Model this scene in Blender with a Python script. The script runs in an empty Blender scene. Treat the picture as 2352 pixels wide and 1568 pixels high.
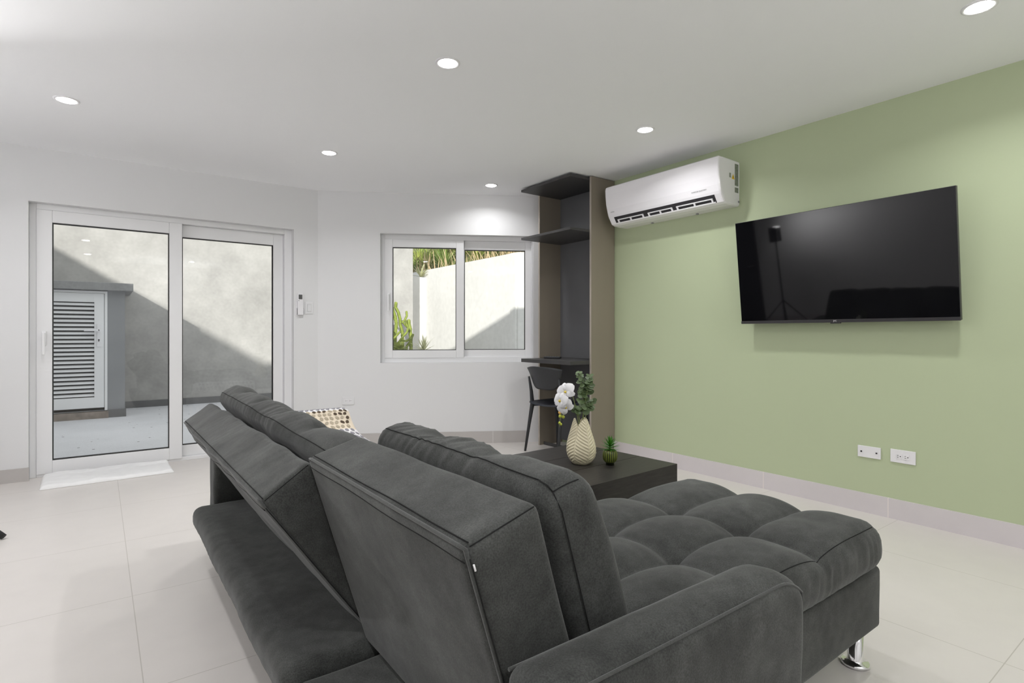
import bpy, bmesh, math, random
from mathutils import Vector, Matrix, noise

scene = bpy.context.scene
COL = scene.collection
R = math.radians

# ------------------------------------------------------------------ camera
EYE = 1.097
cam_d = bpy.data.cameras.new('camera')
cam = bpy.data.objects.new('camera', cam_d)
COL.objects.link(cam)
cam.location = (0, 0, EYE)
cam.rotation_euler = (R(90), 0, R(-36.6))
cam_d.sensor_width = 36.0
cam_d.lens = 36.0 * 1278.0 / 2352.0
cam_d.shift_y = -17.0 / 2352.0
cam_d.clip_start = 0.02
scene.camera = cam

# ------------------------------------------------------------------ view
scene.view_settings.view_transform = 'Standard'
scene.view_settings.look = 'None'
scene.view_settings.exposure = 0.06
scene.view_settings.gamma = 1.0
scene.view_settings.use_curve_mapping = False
scene.cycles.max_bounces = 10
scene.cycles.diffuse_bounces = 6
scene.cycles.glossy_bounces = 4
scene.cycles.transparent_max_bounces = 8
scene.cycles.sample_clamp_indirect = 6.0
scene.cycles.caustics_reflective = False
scene.cycles.caustics_refractive = False

# ------------------------------------------------------------------ sky and sun
world = bpy.data.worlds.new('sky')
scene.world = world
world.use_nodes = True
bg = world.node_tree.nodes['Background']
bg.inputs['Color'].default_value = (0.95, 0.975, 1.0, 1)
bg.inputs['Strength'].default_value = 1.15

sun_d = bpy.data.lights.new('sun', 'SUN')
sun_d.energy = 5.2
sun_d.angle = R(1.2)
sun_d.color = (1.0, 0.96, 0.90)
sun = bpy.data.objects.new('sun', sun_d)
COL.objects.link(sun)
sun.location = (-6, -6, 8)
sun.rotation_euler = Vector((1.61, 1.887, -1.0)).to_track_quat('-Z', 'Y').to_euler()

LAMP_W = 7.6           # each ceiling downlight
FLASH_W = 70.0         # the photographer's flash on its stand, bounced off the west wall

# ------------------------------------------------------------------ materials
def sock(n, *names):
    for k in names:
        if k in n.inputs:
            return n.inputs[k]

def pbr(name, color, rough=0.5, metal=0.0, spec=0.5, mott=None, bump=None, sheen=0.0, coat=0.0,
        stretch=None, ior=None):
    m = bpy.data.materials.new(name)
    m.use_nodes = True
    nt = m.node_tree
    b = nt.nodes['Principled BSDF']
    c = (color[0], color[1], color[2], 1)
    b.inputs['Base Color'].default_value = c
    b.inputs['Roughness'].default_value = rough
    b.inputs['Metallic'].default_value = metal
    b.inputs['Specular IOR Level'].default_value = spec
    if ior:
        b.inputs['IOR'].default_value = ior
    if sheen:
        b.inputs['Sheen Weight'].default_value = sheen
        b.inputs['Sheen Roughness'].default_value = 0.45
    if coat:
        b.inputs['Coat Weight'].default_value = coat
        b.inputs['Coat Roughness'].default_value = 0.08
    tc = nt.nodes.new('ShaderNodeTexCoord')
    src = tc.outputs['Object']
    if stretch:
        mp = nt.nodes.new('ShaderNodeMapping')
        mp.inputs['Scale'].default_value = stretch
        nt.links.new(src, mp.inputs['Vector'])
        src = mp.outputs['Vector']
    col_out = None
    for (scale, amt, det) in (mott or []):
        n = nt.nodes.new('ShaderNodeTexNoise')
        n.inputs['Scale'].default_value = scale
        n.inputs['Detail'].default_value = det
        nt.links.new(src, n.inputs['Vector'])
        mr = nt.nodes.new('ShaderNodeMapRange')
        mr.inputs['From Min'].default_value = 0.25
        mr.inputs['From Max'].default_value = 0.75
        mr.inputs['To Min'].default_value = 1 - amt
        mr.inputs['To Max'].default_value = 1 + amt
        nt.links.new(n.outputs['Fac'], mr.inputs['Value'])
        mx = nt.nodes.new('ShaderNodeMix')
        mx.data_type = 'RGBA'
        mx.blend_type = 'MULTIPLY'
        mx.inputs[0].default_value = 1.0
        if col_out is None:
            mx.inputs[6].default_value = c
        else:
            nt.links.new(col_out, mx.inputs[6])
        nt.links.new(mr.outputs['Result'], mx.inputs[7])
        col_out = mx.outputs[2]
    if col_out is not None:
        nt.links.new(col_out, b.inputs['Base Color'])
    if bump:
        n = nt.nodes.new('ShaderNodeTexNoise')
        n.inputs['Scale'].default_value = bump[0]
        n.inputs['Detail'].default_value = 4
        nt.links.new(src, n.inputs['Vector'])
        bp = nt.nodes.new('ShaderNodeBump')
        bp.inputs['Strength'].default_value = bump[1]
        bp.inputs['Distance'].default_value = bump[2]
        nt.links.new(n.outputs['Fac'], bp.inputs['Height'])
        nt.links.new(bp.outputs['Normal'], b.inputs['Normal'])
    return m

def line_mask(nt, axis_out, offset, step, half):
    """1 on a thin joint line every step metres along one axis"""
    def mth(op, a, b=None):
        n = nt.nodes.new('ShaderNodeMath')
        n.operation = op
        for i, v in enumerate((a, b)):
            if v is None:
                continue
            if isinstance(v, (int, float)):
                n.inputs[i].default_value = v
            else:
                nt.links.new(v, n.inputs[i])
        return n.outputs[0]
    a = mth('DIVIDE', mth('SUBTRACT', axis_out, offset), step)
    f = mth('ABSOLUTE', mth('SUBTRACT', mth('FRACT', mth('ADD', a, 0.5)), 0.5))
    return mth('LESS_THAN', f, half / step), mth

def tile_mat(name, color, joint, lines, rough=0.3, spec=0.4, mott=0.03):
    m = pbr(name, color, rough, spec=spec, mott=[(1.3, mott, 3), (9, mott * 0.6, 4)])
    nt = m.node_tree
    b = nt.nodes['Principled BSDF']
    g = nt.nodes.new('ShaderNodeNewGeometry')
    sp = nt.nodes.new('ShaderNodeSeparateXYZ')
    nt.links.new(g.outputs['Position'], sp.inputs[0])
    tot = None
    for (ax, off, step, half) in lines:
        o, mth = line_mask(nt, sp.outputs[ax], off, step, half)
        tot = o if tot is None else mth('MAXIMUM', tot, o)
    mx = nt.nodes.new('ShaderNodeMix')
    mx.data_type = 'RGBA'
    nt.links.new(tot, mx.inputs[0])
    old = b.inputs['Base Color'].links[0].from_socket
    nt.links.new(old, mx.inputs[6])
    mx.inputs[7].default_value = (*joint, 1)
    nt.links.new(mx.outputs[2], b.inputs['Base Color'])
    return m

def emit(name, color, strength):
    m = bpy.data.materials.new(name)
    m.use_nodes = True
    nt = m.node_tree
    nt.nodes.remove(nt.nodes['Principled BSDF'])
    e = nt.nodes.new('ShaderNodeEmission')
    e.inputs['Color'].default_value = (*color, 1)
    e.inputs['Strength'].default_value = strength
    nt.links.new(e.outputs[0], nt.nodes['Material Output'].inputs['Surface'])
    return m

def glass_mat(name):
    m = bpy.data.materials.new(name)
    m.use_nodes = True
    nt = m.node_tree
    nt.nodes.remove(nt.nodes['Principled BSDF'])
    t = nt.nodes.new('ShaderNodeBsdfTransparent')
    t.inputs['Color'].default_value = (0.97, 0.985, 0.98, 1)
    g = nt.nodes.new('ShaderNodeBsdfGlossy')
    g.inputs['Roughness'].default_value = 0.02
    f = nt.nodes.new('ShaderNodeFresnel')
    f.inputs['IOR'].default_value = 1.45
    mx = nt.nodes.new('ShaderNodeMixShader')
    nt.links.new(f.outputs[0], mx.inputs[0])
    nt.links.new(t.outputs[0], mx.inputs[1])
    nt.links.new(g.outputs[0], mx.inputs[2])
    nt.links.new(mx.outputs[0], nt.nodes['Material Output'].inputs['Surface'])
    return m

M = {}
M['wall'] = pbr('white_wall_paint', (0.75, 0.75, 0.758), 0.6, spec=0.3, bump=(60, 0.05, 0.002))
M['ceiling'] = pbr('white_ceiling_paint', (0.945, 0.95, 0.965), 0.8, spec=0.2, bump=(60, 0.05, 0.002))
M['green'] = pbr('sage_green_paint', (0.49, 0.555, 0.365), 0.55, spec=0.3, bump=(70, 0.05, 0.002))
M['floor'] = tile_mat('cream_floor_tile', (0.68, 0.645, 0.615), (0.50, 0.47, 0.43),
                      [(0, 0.113, 0.77, 0.0016), (1, 4.36, 0.77, 0.0016)], rough=0.30, spec=0.35)
M['base_tile'] = tile_mat('grey_baseboard_tile', (0.66, 0.62, 0.635), (0.84, 0.77, 0.75),
                          [(1, 1.33, 0.778, 0.002)], rough=0.35)
M['base_tile_x'] = tile_mat('grey_baseboard_tile_long', (0.50, 0.475, 0.46), (0.70, 0.68, 0.66),
                            [(0, 0.113, 0.77, 0.002)], rough=0.35)
M['pvc'] = pbr('white_pvc', (0.80, 0.80, 0.81), 0.35, spec=0.4, mott=[(3, 0.01, 2)])
M['gasket'] = pbr('black_rubber_and_louver_shade', (0.02, 0.02, 0.02), 0.6, mott=[(20, 0.1, 2)])
M['glass'] = glass_mat('clear_glass')
M['velvet'] = pbr('charcoal_velvet', (0.056, 0.058, 0.055), 0.95, spec=0.1, sheen=0.18,
                  mott=[(5, 0.34, 4), (26, 0.24, 5), (330, 0.36, 3)], bump=(500, 0.25, 0.002))
M['piping'] = pbr('charcoal_piping', (0.066, 0.068, 0.065), 0.95, spec=0.1, sheen=0.3, mott=[(300, 0.2, 3)])
M['seam'] = pbr('dark_seam_thread', (0.020, 0.020, 0.020), 0.95, spec=0.1, mott=[(300, 0.2, 3)])
M['chrome'] = pbr('polished_chrome', (0.86, 0.86, 0.87), 0.06, metal=1.0, mott=[(5, 0.01, 2)])
M['espresso'] = pbr('espresso_wood', (0.026, 0.023, 0.021), 0.42, spec=0.28,
                    mott=[(6, 0.35, 5), (30, 0.25, 4)], bump=(20, 0.12, 0.002), stretch=(1.5, 14, 14))
M['taupe'] = pbr('taupe_laminate', (0.275, 0.238, 0.190), 0.5, spec=0.3, mott=[(4, 0.05, 3)], stretch=(1, 1, 0.15))
M['taupe_edge'] = pbr('pale_taupe_edge', (0.40, 0.35, 0.30), 0.5, mott=[(8, 0.04, 2)])
M['slate'] = pbr('slate_grey_laminate', (0.135, 0.136, 0.143), 0.45, spec=0.35, mott=[(4, 0.05, 3)])
M['shelf'] = pbr('charcoal_laminate', (0.062, 0.060, 0.060), 0.45, spec=0.35, mott=[(4, 0.05, 3)])
M['chairblack'] = pbr('matt_black_plastic', (0.028, 0.029, 0.032), 0.45, spec=0.4, mott=[(50, 0.08, 2)])
M['seatblue'] = pbr('dark_navy_seat_plastic', (0.030, 0.034, 0.045), 0.4, spec=0.4, mott=[(50, 0.08, 2)])
M['acwhite'] = pbr('glossy_white_plastic', (0.90, 0.885, 0.915), 0.16, spec=0.5, mott=[(3, 0.01, 2)])
M['acside'] = pbr('white_plastic_casing', (0.76, 0.76, 0.75), 0.35, spec=0.4, mott=[(3, 0.01, 2)])
M['dark'] = pbr('dark_cavity', (0.02, 0.018, 0.022), 0.6, mott=[(20, 0.1, 2)])
M['greymark'] = pbr('grey_print', (0.30, 0.30, 0.31), 0.6, mott=[(20, 0.05, 2)])
M['greylabel'] = pbr('grey_printed_label', (0.22, 0.24, 0.20), 0.6, mott=[(60, 0.35, 3)])
M['yellow'] = pbr('yellow_warning', (0.80, 0.52, 0.02), 0.5, mott=[(20, 0.05, 2)])
M['tvscreen'] = pbr('black_glossy_screen', (0.004, 0.004, 0.005), 0.035, spec=0.45, ior=1.48, mott=[(5, 0.05, 2)])
M['tvbezel'] = pbr('dark_grey_bezel', (0.035, 0.033, 0.036), 0.35, mott=[(20, 0.05, 2)])
M['plate'] = pbr('white_wall_plate', (0.82, 0.81, 0.83), 0.35, mott=[(8, 0.01, 2)])
M['plate_white'] = pbr('white_switch_plate', (0.755, 0.755, 0.765), 0.4, mott=[(8, 0.01, 2)])
M['screen_grey'] = pbr('grey_lcd', (0.09, 0.09, 0.09), 0.4, mott=[(20, 0.05, 2)])
M['towel'] = pbr('white_terry_towel', (0.90, 0.90, 0.90), 0.95, spec=0.1, sheen=0.2, mott=[(14, 0.02, 3)], bump=(220, 0.3, 0.003))
M['cream_vase'] = pbr('cream_glazed_ceramic', (0.74, 0.67, 0.48), 0.32, spec=0.4, mott=[(18, 0.07, 3)])
M['petal'] = pbr('white_petal', (0.84, 0.83, 0.84), 0.6, mott=[(30, 0.03, 3)])
M['petalyellow'] = pbr('yellow_flower_centre', (0.80, 0.62, 0.08), 0.5, mott=[(30, 0.1, 2)])
M['bud'] = pbr('yellow_green_bud', (0.50, 0.55, 0.06), 0.4, mott=[(40, 0.15, 2)])
M['orange'] = pbr('pale_orange_bud', (0.80, 0.48, 0.12), 0.5, mott=[(40, 0.1, 2)])
M['stem'] = pbr('green_stem', (0.25, 0.29, 0.10), 0.6, mott=[(30, 0.1, 2)])
M['euca'] = pbr('eucalyptus_leaf', (0.105, 0.155, 0.065), 0.55, mott=[(25, 0.22, 3)])
M['succ'] = pbr('bright_green_leaf', (0.06, 0.22, 0.02), 0.45, mott=[(40, 0.25, 3)])
M['soil'] = pbr('brown_soil', (0.22, 0.12, 0.06), 0.95, mott=[(120, 0.5, 3)], bump=(150, 0.6, 0.004))
M['potgreen'] = pbr('olive_green_glaze', (0.20, 0.24, 0.035), 0.3, spec=0.5, mott=[(40, 0.2, 3)])
M['potdark'] = pbr('blackish_glaze', (0.018, 0.022, 0.012), 0.3, spec=0.5, mott=[(40, 0.2, 3)])
M['cream_cloth'] = pbr('cream_cotton', (0.80, 0.70, 0.56), 0.9, spec=0.1, mott=[(20, 0.04, 3)], bump=(250, 0.2, 0.002))
M['white_cloth'] = pbr('white_cotton_and_lit_seat', (0.84, 0.83, 0.84), 0.9, spec=0.1, mott=[(20, 0.04, 3)], bump=(250, 0.2, 0.002))
M['leafbrown'] = pbr('brown_leaf_print', (0.10, 0.075, 0.055), 0.9, spec=0.1, mott=[(30, 0.15, 3)])
M['leaftaupe'] = pbr('taupe_leaf_print', (0.44, 0.38, 0.29), 0.9, spec=0.1, mott=[(30, 0.1, 3)])
M['leafgrey'] = pbr('grey_leaf_print', (0.30, 0.29, 0.32), 0.9, spec=0.1, mott=[(30, 0.1, 3)])
M['wood'] = pbr('pale_birch_wood', (0.55, 0.40, 0.24), 0.45, mott=[(8, 0.15, 4)], stretch=(1, 10, 10))
M['plaster'] = pbr('grey_courtyard_plaster', (0.40, 0.388, 0.372), 0.9, spec=0.15,
                   mott=[(0.9, 0.14, 4), (4, 0.12, 5), (25, 0.06, 4)], bump=(30, 0.25, 0.004))
M['shedpaint'] = pbr('grey_shed_plaster', (0.27, 0.275, 0.285), 0.85, spec=0.15, mott=[(3, 0.06, 4)], bump=(60, 0.2, 0.003))
M['skirt'] = pbr('dark_grey_skirting', (0.15, 0.148, 0.148), 0.7, mott=[(6, 0.08, 3)])
M['slab'] = pbr('grey_concrete', (0.26, 0.26, 0.26), 0.85, mott=[(5, 0.12, 4), (40, 0.1, 3)], bump=(40, 0.3, 0.004))
M['sill'] = pbr('brown_grey_concrete', (0.24, 0.20, 0.17), 0.85, mott=[(12, 0.3, 4)])
M['yard'] = pbr('speckled_terrazzo', (0.68, 0.68, 0.71), 0.55, spec=0.3, mott=[(2, 0.05, 3), (160, 0.14, 2)])
def add_specks(m, scale, size, col):
    nt = m.node_tree; b = nt.nodes['Principled BSDF']
    tc = nt.nodes.new('ShaderNodeTexCoord'); v = nt.nodes.new('ShaderNodeTexVoronoi'); v.inputs['Scale'].default_value = scale
    nt.links.new(tc.outputs['Object'], v.inputs['Vector'])
    lt = nt.nodes.new('ShaderNodeMath'); lt.operation = 'LESS_THAN'; lt.inputs[1].default_value = size
    nt.links.new(v.outputs['Distance'], lt.inputs[0])
    mx = nt.nodes.new('ShaderNodeMix'); mx.data_type = 'RGBA'
    nt.links.new(lt.outputs[0], mx.inputs[0]); nt.links.new(b.inputs['Base Color'].links[0].from_socket, mx.inputs[6])
    mx.inputs[7].default_value = (*col, 1); nt.links.new(mx.outputs[2], b.inputs['Base Color'])
add_specks(M['yard'], 5.5, 0.07, (0.06, 0.055, 0.05))
M['alu'] = pbr('white_aluminium', (0.82, 0.82, 0.83), 0.35, mott=[(4, 0.02, 2)])
M['whitewall'] = pbr('white_garden_wall', (0.64, 0.63, 0.61), 0.9, spec=0.1,
                     mott=[(1.5, 0.05, 4), (12, 0.05, 4)], bump=(30, 0.3, 0.005))
M['cactus'] = pbr('cactus_green', (0.22, 0.27, 0.04), 0.6, mott=[(15, 0.3, 3)])
M['cactuspale'] = pbr('cactus_rib_edge', (0.52, 0.50, 0.16), 0.6, mott=[(30, 0.2, 3)])
M['yucca'] = pbr('pale_yucca_leaf', (0.52, 0.52, 0.30), 0.55, mott=[(20, 0.2, 3)])
M['agave'] = pbr('agave_green', (0.17, 0.24, 0.05), 0.55, mott=[(10, 0.3, 3)])
M['agave2'] = pbr('lime_leaf_green', (0.33, 0.38, 0.08), 0.55, mott=[(10, 0.3, 3)])
M['straw'] = pbr('dry_straw', (0.55, 0.42, 0.25), 0.8, mott=[(10, 0.3, 3)])
M['hill'] = pbr('dry_bank_soil', (0.15, 0.16, 0.045), 0.95, mott=[(3, 0.4, 5), (20, 0.3, 4)], bump=(8, 0.8, 0.05))
M['roof'] = pbr('roof_concrete', (0.6, 0.6, 0.6), 0.9, mott=[(3, 0.05, 3)])
M['lamp'] = emit('lamp_diffuser', (1.0, 0.985, 0.96), 30.0)
M['darkdoor'] = pbr('dark_wood_door', (0.022, 0.020, 0.020), 0.5, mott=[(5, 0.2, 4)], stretch=(6, 6, 0.6))
M['blackmetal'] = pbr('black_metal', (0.015, 0.015, 0.016), 0.45, mott=[(20, 0.05, 2)])

# ------------------------------------------------------------------ object helpers
def wmat(o):
    m = o.matrix_basis.copy()
    return wmat(o.parent) @ m if o.parent else m

def tag(o, label=None, cat=None, group=None, kind=None):
    if label: o['label'] = label
    if cat: o['category'] = cat
    if group: o['group'] = group
    if kind: o['kind'] = kind
    return o

def thing(name, label, cat, loc=(0, 0, 0), rz=0.0, group=None, kind=None):
    o = bpy.data.objects.new(name, None)
    o.empty_display_size = 0.1
    COL.objects.link(o)
    o.location = loc
    o.rotation_euler = (0, 0, rz)
    return tag(o, label, cat, group, kind)

class MB:
    def __init__(s):
        s.v = []; s.f = []; s.mi = []; s.sm = []; s.T = Matrix.Identity(4)
    def pt(s, p):
        s.v.append(s.T @ Vector(p)); return len(s.v) - 1
    def face(s, idx, mi=0, smooth=False):
        s.f.append(tuple(idx)); s.mi.append(mi); s.sm.append(smooth)
    def box(s, a, b, mi=0):
        x0, y0, z0 = a; x1, y1, z1 = b
        i = [s.pt(p) for p in ((x0,y0,z0),(x1,y0,z0),(x1,y1,z0),(x0,y1,z0),(x0,y0,z1),(x1,y0,z1),(x1,y1,z1),(x0,y1,z1))]
        for q in ((0,3,2,1),(4,5,6,7),(0,1,5,4),(1,2,6,5),(2,3,7,6),(3,0,4,7)):
            s.face([i[k] for k in q], mi)
        return s
    def frame(s, x0, x1, z0, z1, w, y0, y1, mi=0):
        """rectangular picture-frame in the xz plane"""
        wl, wr, wb, wt = w if isinstance(w, tuple) else (w, w, w, w)
        s.box((x0, y0, z0), (x0 + wl, y1, z1), mi); s.box((x1 - wr, y0, z0), (x1, y1, z1), mi)
        s.box((x0 + wl, y0, z0), (x1 - wr, y1, z0 + wb), mi); s.box((x0 + wl, y0, z1 - wt), (x1 - wr, y1, z1), mi)
        return s
    def prism(s, poly, z0, z1, mi=0):
        a = [s.pt((x, y, z0)) for x, y in poly]; b = [s.pt((x, y, z1)) for x, y in poly]
        n = len(poly)
        s.face(a[::-1], mi); s.face(b, mi)
        for k in range(n):
            s.face((a[k], a[(k+1) % n], b[(k+1) % n], b[k]), mi)
        return s
    def sweep(s, rings, mi=0, smooth=True, cap=True, closed=True):
        ids = [[s.pt(p) for p in r] for r in rings]
        n = len(ids[0])
        for a, b in zip(ids[:-1], ids[1:]):
            for k in range(n if closed else n - 1):
                s.face((a[k], a[(k+1) % n], b[(k+1) % n], b[k]), mi, smooth)
        if cap and closed:
            s.face(ids[0][::-1], mi); s.face(ids[-1], mi)
        return s
    def tube(s, pts, rad, n=10, mi=0, lobes=None, mi2=None):
        pts = [Vector(p) for p in pts]
        if isinstance(rad, (int, float)): rad = [rad] * len(pts)
        up = None; rings = []
        for i, p in enumerate(pts):
            t = (pts[min(i+1, len(pts)-1)] - pts[max(i-1, 0)])
            t = t.normalized() if t.length > 1e-9 else Vector((0, 0, 1))
            if up is None:
                up = t.orthogonal().normalized()
            up = (up - t * up.dot(t))
            up = up.normalized() if up.length > 1e-6 else t.orthogonal().normalized()
            w = t.cross(up)
            ring = []
            for k in range(n):
                a = 2 * math.pi * k / n
                rr = rad[i] * (lobes(k, i) if lobes else 1)
                ring.append(p + (up * math.cos(a) + w * math.sin(a)) * rr)
            rings.append(ring)
        return s.sweep(rings, mi)
    def lathe(s, prof, c=(0, 0), n=32, mi=0, fn=None, cap=True):
        rings = []
        for (r, z) in prof:
            rings.append([(c[0] + (r if not fn else fn(r, z, k / n)) * math.cos(2*math.pi*k/n),
                           c[1] + (r if not fn else fn(r, z, k / n)) * math.sin(2*math.pi*k/n), z) for k in range(n)])
        return s.sweep(rings, mi, True, cap)
    def blade(s, base, d, length, width, droop=0.3, n=6, mi=0, fold=0.25):
        d = Vector(d).normalized(); base = Vector(base)
        side = d.cross(Vector((0, 0, 1)))
        side = side.normalized() if side.length > 1e-4 else Vector((1, 0, 0))
        prev = None
        for i in range(n + 1):
            t = i / n
            p = base + d * length * t + Vector((0, 0, -droop * length * t * t))
            w = width * 0.5 * (min(1, 0.55 + 2 * t) * (1 - t) ** 0.6 if t < 1 else 0) + 0.0004
            nrm = side.cross(d)
            row = [s.pt(p - side * w), s.pt(p - nrm * w * fold), s.pt(p + side * w)]
            if prev:
                s.face((prev[0], prev[1], row[1], row[0]), mi, True)
                s.face((prev[1], prev[2], row[2], row[1]), mi, True)
            prev = row
        return s
    def disc_leaf(s, c, nrm, r, ry=None, n=9, mi=0, cup=0.15, along=None):
        nrm = Vector(nrm).normalized(); c = Vector(c)
        u = Vector(along) if along is not None else nrm.orthogonal()
        u = (u - nrm * u.dot(nrm)).normalized(); w = nrm.cross(u)
        ry = ry or r
        ci = s.pt(c - nrm * r * cup)
        ring = [s.pt(c + u * r * math.cos(2*math.pi*k/n) + w * ry * math.sin(2*math.pi*k/n)) for k in range(n)]
        for k in range(n):
            s.face((ci, ring[k], ring[(k+1) % n]), mi, True)
        return s
    def ball(s, c, r, mi=0, n=10, sz=1.0):
        c = Vector(c); rings = []
        for i in range(n // 2 + 1):
            a = math.pi * i / (n // 2)
            rr = max(r * math.sin(a), 1e-4)
            rings.append([(c.x + rr*math.cos(2*math.pi*k/n), c.y + rr*math.sin(2*math.pi*k/n), c.z - r*sz*math.cos(a)) for k in range(n)])
        return s.sweep(rings, mi, True)
    def rbox(s, size, r, n=(6, 6, 6), disp=None, mi=0, origin=(0, 0, 0)):
        """rounded, displaceable box from origin to origin+size"""
        def coords(L, k):
            rr = min(r, L * 0.49)
            c = [0, rr*0.25, rr*0.6, rr]
            c += [rr + (L - 2*rr) * i / k for i in range(1, k)]
            c += [L - rr, L - rr*0.6, L - rr*0.25, L]
            return c
        X, Y, Z = (coords(size[i], n[i]) for i in range(3))
        key = {}
        def vert(i, j, k):
            if (i, j, k) in key: return key[(i, j, k)]
            p = Vector((X[i], Y[j], Z[k]))
            q = Vector(tuple(min(max(p[a], min(r, size[a]*0.49)), size[a] - min(r, size[a]*0.49)) for a in range(3)))
            d = p - q
            if d.length > 1e-9:
                nn = d.normalized(); p = q + nn * r
            else:
                nn = Vector((0, 0, 1))
            if disp:
                p = p + disp(p.x / size[0], p.y / size[1], p.z / size[2], nn)
            key[(i, j, k)] = s.pt(p + Vector(origin))
            return key[(i, j, k)]
        nx, ny, nz = len(X) - 1, len(Y) - 1, len(Z) - 1
        def quad(a, b, c, d): s.face((vert(*a), vert(*b), vert(*c), vert(*d)), mi, True)
        for i in range(nx):
            for j in range(ny):
                quad((i,j,0),(i,j+1,0),(i+1,j+1,0),(i+1,j,0)); quad((i,j,nz),(i+1,j,nz),(i+1,j+1,nz),(i,j+1,nz))
        for i in range(nx):
            for k in range(nz):
                quad((i,0,k),(i+1,0,k),(i+1,0,k+1),(i,0,k+1)); quad((i,ny,k),(i,ny,k+1),(i+1,ny,k+1),(i+1,ny,k))
        for j in range(ny):
            for k in range(nz):
                quad((0,j,k),(0,j,k+1),(0,j+1,k+1),(0,j+1,k)); quad((nx,j,k),(nx,j+1,k),(nx,j+1,k+1),(nx,j,k+1))
        return s
    def build(s, name, mats, parent=None, local=False, bevel=0.0, label=None, kind=None):
        """link as ONE mesh object; coordinates are the world's unless local=True (the parent's)"""
        vs = s.v
        if parent and not local:
            inv = wmat(parent).inverted()
            vs = [inv @ v for v in vs]
        me = bpy.data.meshes.new(name)
        me.from_pydata([tuple(v) for v in vs], [], s.f)
        mats = mats if isinstance(mats, (list, tuple)) else [mats]
        for m in mats: me.materials.append(m)
        for p, mi, sm in zip(me.polygons, s.mi, s.sm):
            p.material_index = mi; p.use_smooth = sm
        me.validate()
        o = bpy.data.objects.new(name, me)
        COL.objects.link(o)
        if parent: o.parent = parent
        if bevel:
            bv = o.modifiers.new('edge', 'BEVEL'); bv.width = bevel; bv.segments = 3; bv.limit_method = 'ANGLE'
            bv.harden_normals = False
        if label: o['label'] = label
        if kind: o['kind'] = kind
        return o

def B(a, b, name, mats, parent=None, bevel=0.0, kind=None, label=None, local=False):
    return MB().box(a, b).build(name, mats, parent, bevel=bevel, kind=kind, label=label, local=local)

def writing(name, body, size, mat, mtx, parent, depth=0.0003):
    cu = bpy.data.curves.new(name, 'FONT')
    cu.body = body; cu.size = size; cu.extrude = depth; cu.align_x = 'CENTER'; cu.align_y = 'CENTER'
    tmp = bpy.data.objects.new(name + '_source', cu)
    COL.objects.link(tmp)
    bpy.context.view_layer.update()
    dg = bpy.context.evaluated_depsgraph_get()
    me = bpy.data.meshes.new_from_object(tmp.evaluated_get(dg))
    bpy.data.objects.remove(tmp)
    me.transform(mtx)
    if parent: me.transform(wmat(parent).inverted())
    me.materials.clear(); me.materials.append(mat)
    o = bpy.data.objects.new(name, me); COL.objects.link(o); o.parent = parent
    return o

def axes(x, y, z, loc):
    m = Matrix.Identity(4)
    for i, a in enumerate((x, y, z)):
        for r in range(3): m[r][i] = a[r]
    for r in range(3): m[r][3] = loc[r]
    return m

# ------------------------------------------------------------------ room shell
H = 2.5; GX = 3.80; DY = 5.50; WX = -1.60; SY = -2.20
CORNER = Vector((1.72, 5.5, 0)); WANG = R(-30.4)
UX, UY = math.cos(WANG), math.sin(WANG)          # along the window wall
OX, OY = -UY, UX                                 # outward
def WW(s, o, z): return (CORNER.x + UX*s + OX*o, CORNER.y + UY*s + OY*o, z)
WT = Matrix.Translation(CORNER) @ Matrix.Rotation(WANG, 4, 'Z')

foot = [(WX-0.2, SY-0.2), (GX+0.2, SY-0.2), (GX+0.2, 4.28), (1.83, 5.68), (1.72, 5.7), (WX-0.2, 5.7)]
MB().prism(foot, -0.15, 0.0).build('floor', M['floor'], kind='structure')
MB().prism(foot, H, H + 0.1).build('ceiling', M['ceiling'], kind='structure')
MB().prism(foot, H + 0.1, 2.95).build('roof_slab', M['roof'], kind='structure')

DO = (-0.423, 1.494, 2.095)                       # door opening x0 x1 top
w = MB(); w.box((WX-0.2, DY, 0), (DO[0], DY+0.2, H)); w.box((DO[1], DY, 0), (1.78, DY+0.2, H)); w.box((DO[0], DY, DO[2]), (DO[1], DY+0.2, H))
w.build('wall_north', M['wall'], kind='structure')
WO = (0.598, 2.128, 0.81, 2.095)                  # window opening s0 s1 z0 z1
w = MB(); w.T = WT
w.box((0, 0, 0), (WO[0], 0.2, H)); w.box((WO[1], 0, 0), (2.6, 0.2, H)); w.box((WO[0], 0, 0), (WO[1], 0.2, WO[2])); w.box((WO[0], 0, WO[3]), (WO[1], 0.2, H))
w.build('wall_northeast', M['wall'], kind='structure')
B((GX, SY-0.2, 0), (GX+0.2, 4.3, H), 'wall_east', M['green'], kind='structure')
B((WX-0.2, SY-0.2, 0), (WX, DY, H), 'wall_west', M['wall'], kind='structure')
B((WX, SY-0.2, 0), (GX, SY, H), 'wall_south', M['wall'], kind='structure')
B((GX-0.012, SY, 0), (GX, 3.535, 0.118), 'baseboard_east', M['base_tile'], kind='structure')
B((WX, DY-0.012, 0), (DO[0]+0.004, DY, 0.10), 'baseboard_north', M['base_tile_x'], kind='structure')
w = MB(); w.T = WT; w.box((0.0, -0.012, 0), (2.05, 0, 0.118)); w.build('baseboard_northeast', M['base_tile_x'], kind='structure')
B((WX, SY, 0), (WX+0.012, 5.0, 0.118), 'baseboard_west', M['base_tile'], kind='structure')
# dark interior door by the corner of the west wall, seen mirrored in the screen
d2 = thing('door_2', None, None, (WX, 5.22, 0), kind='structure')
B((WX, 5.02, 0), (WX+0.04, 5.46, 2.1), 'door_leaf', M['darkdoor'], d2, bevel=0.004)
MB().tube([(WX+0.04, 5.08, 1.0), (WX+0.08, 5.08, 1.0), (WX+0.08, 5.18, 1.0)], 0.009).build('door_handle', M['chrome'], d2)

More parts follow.
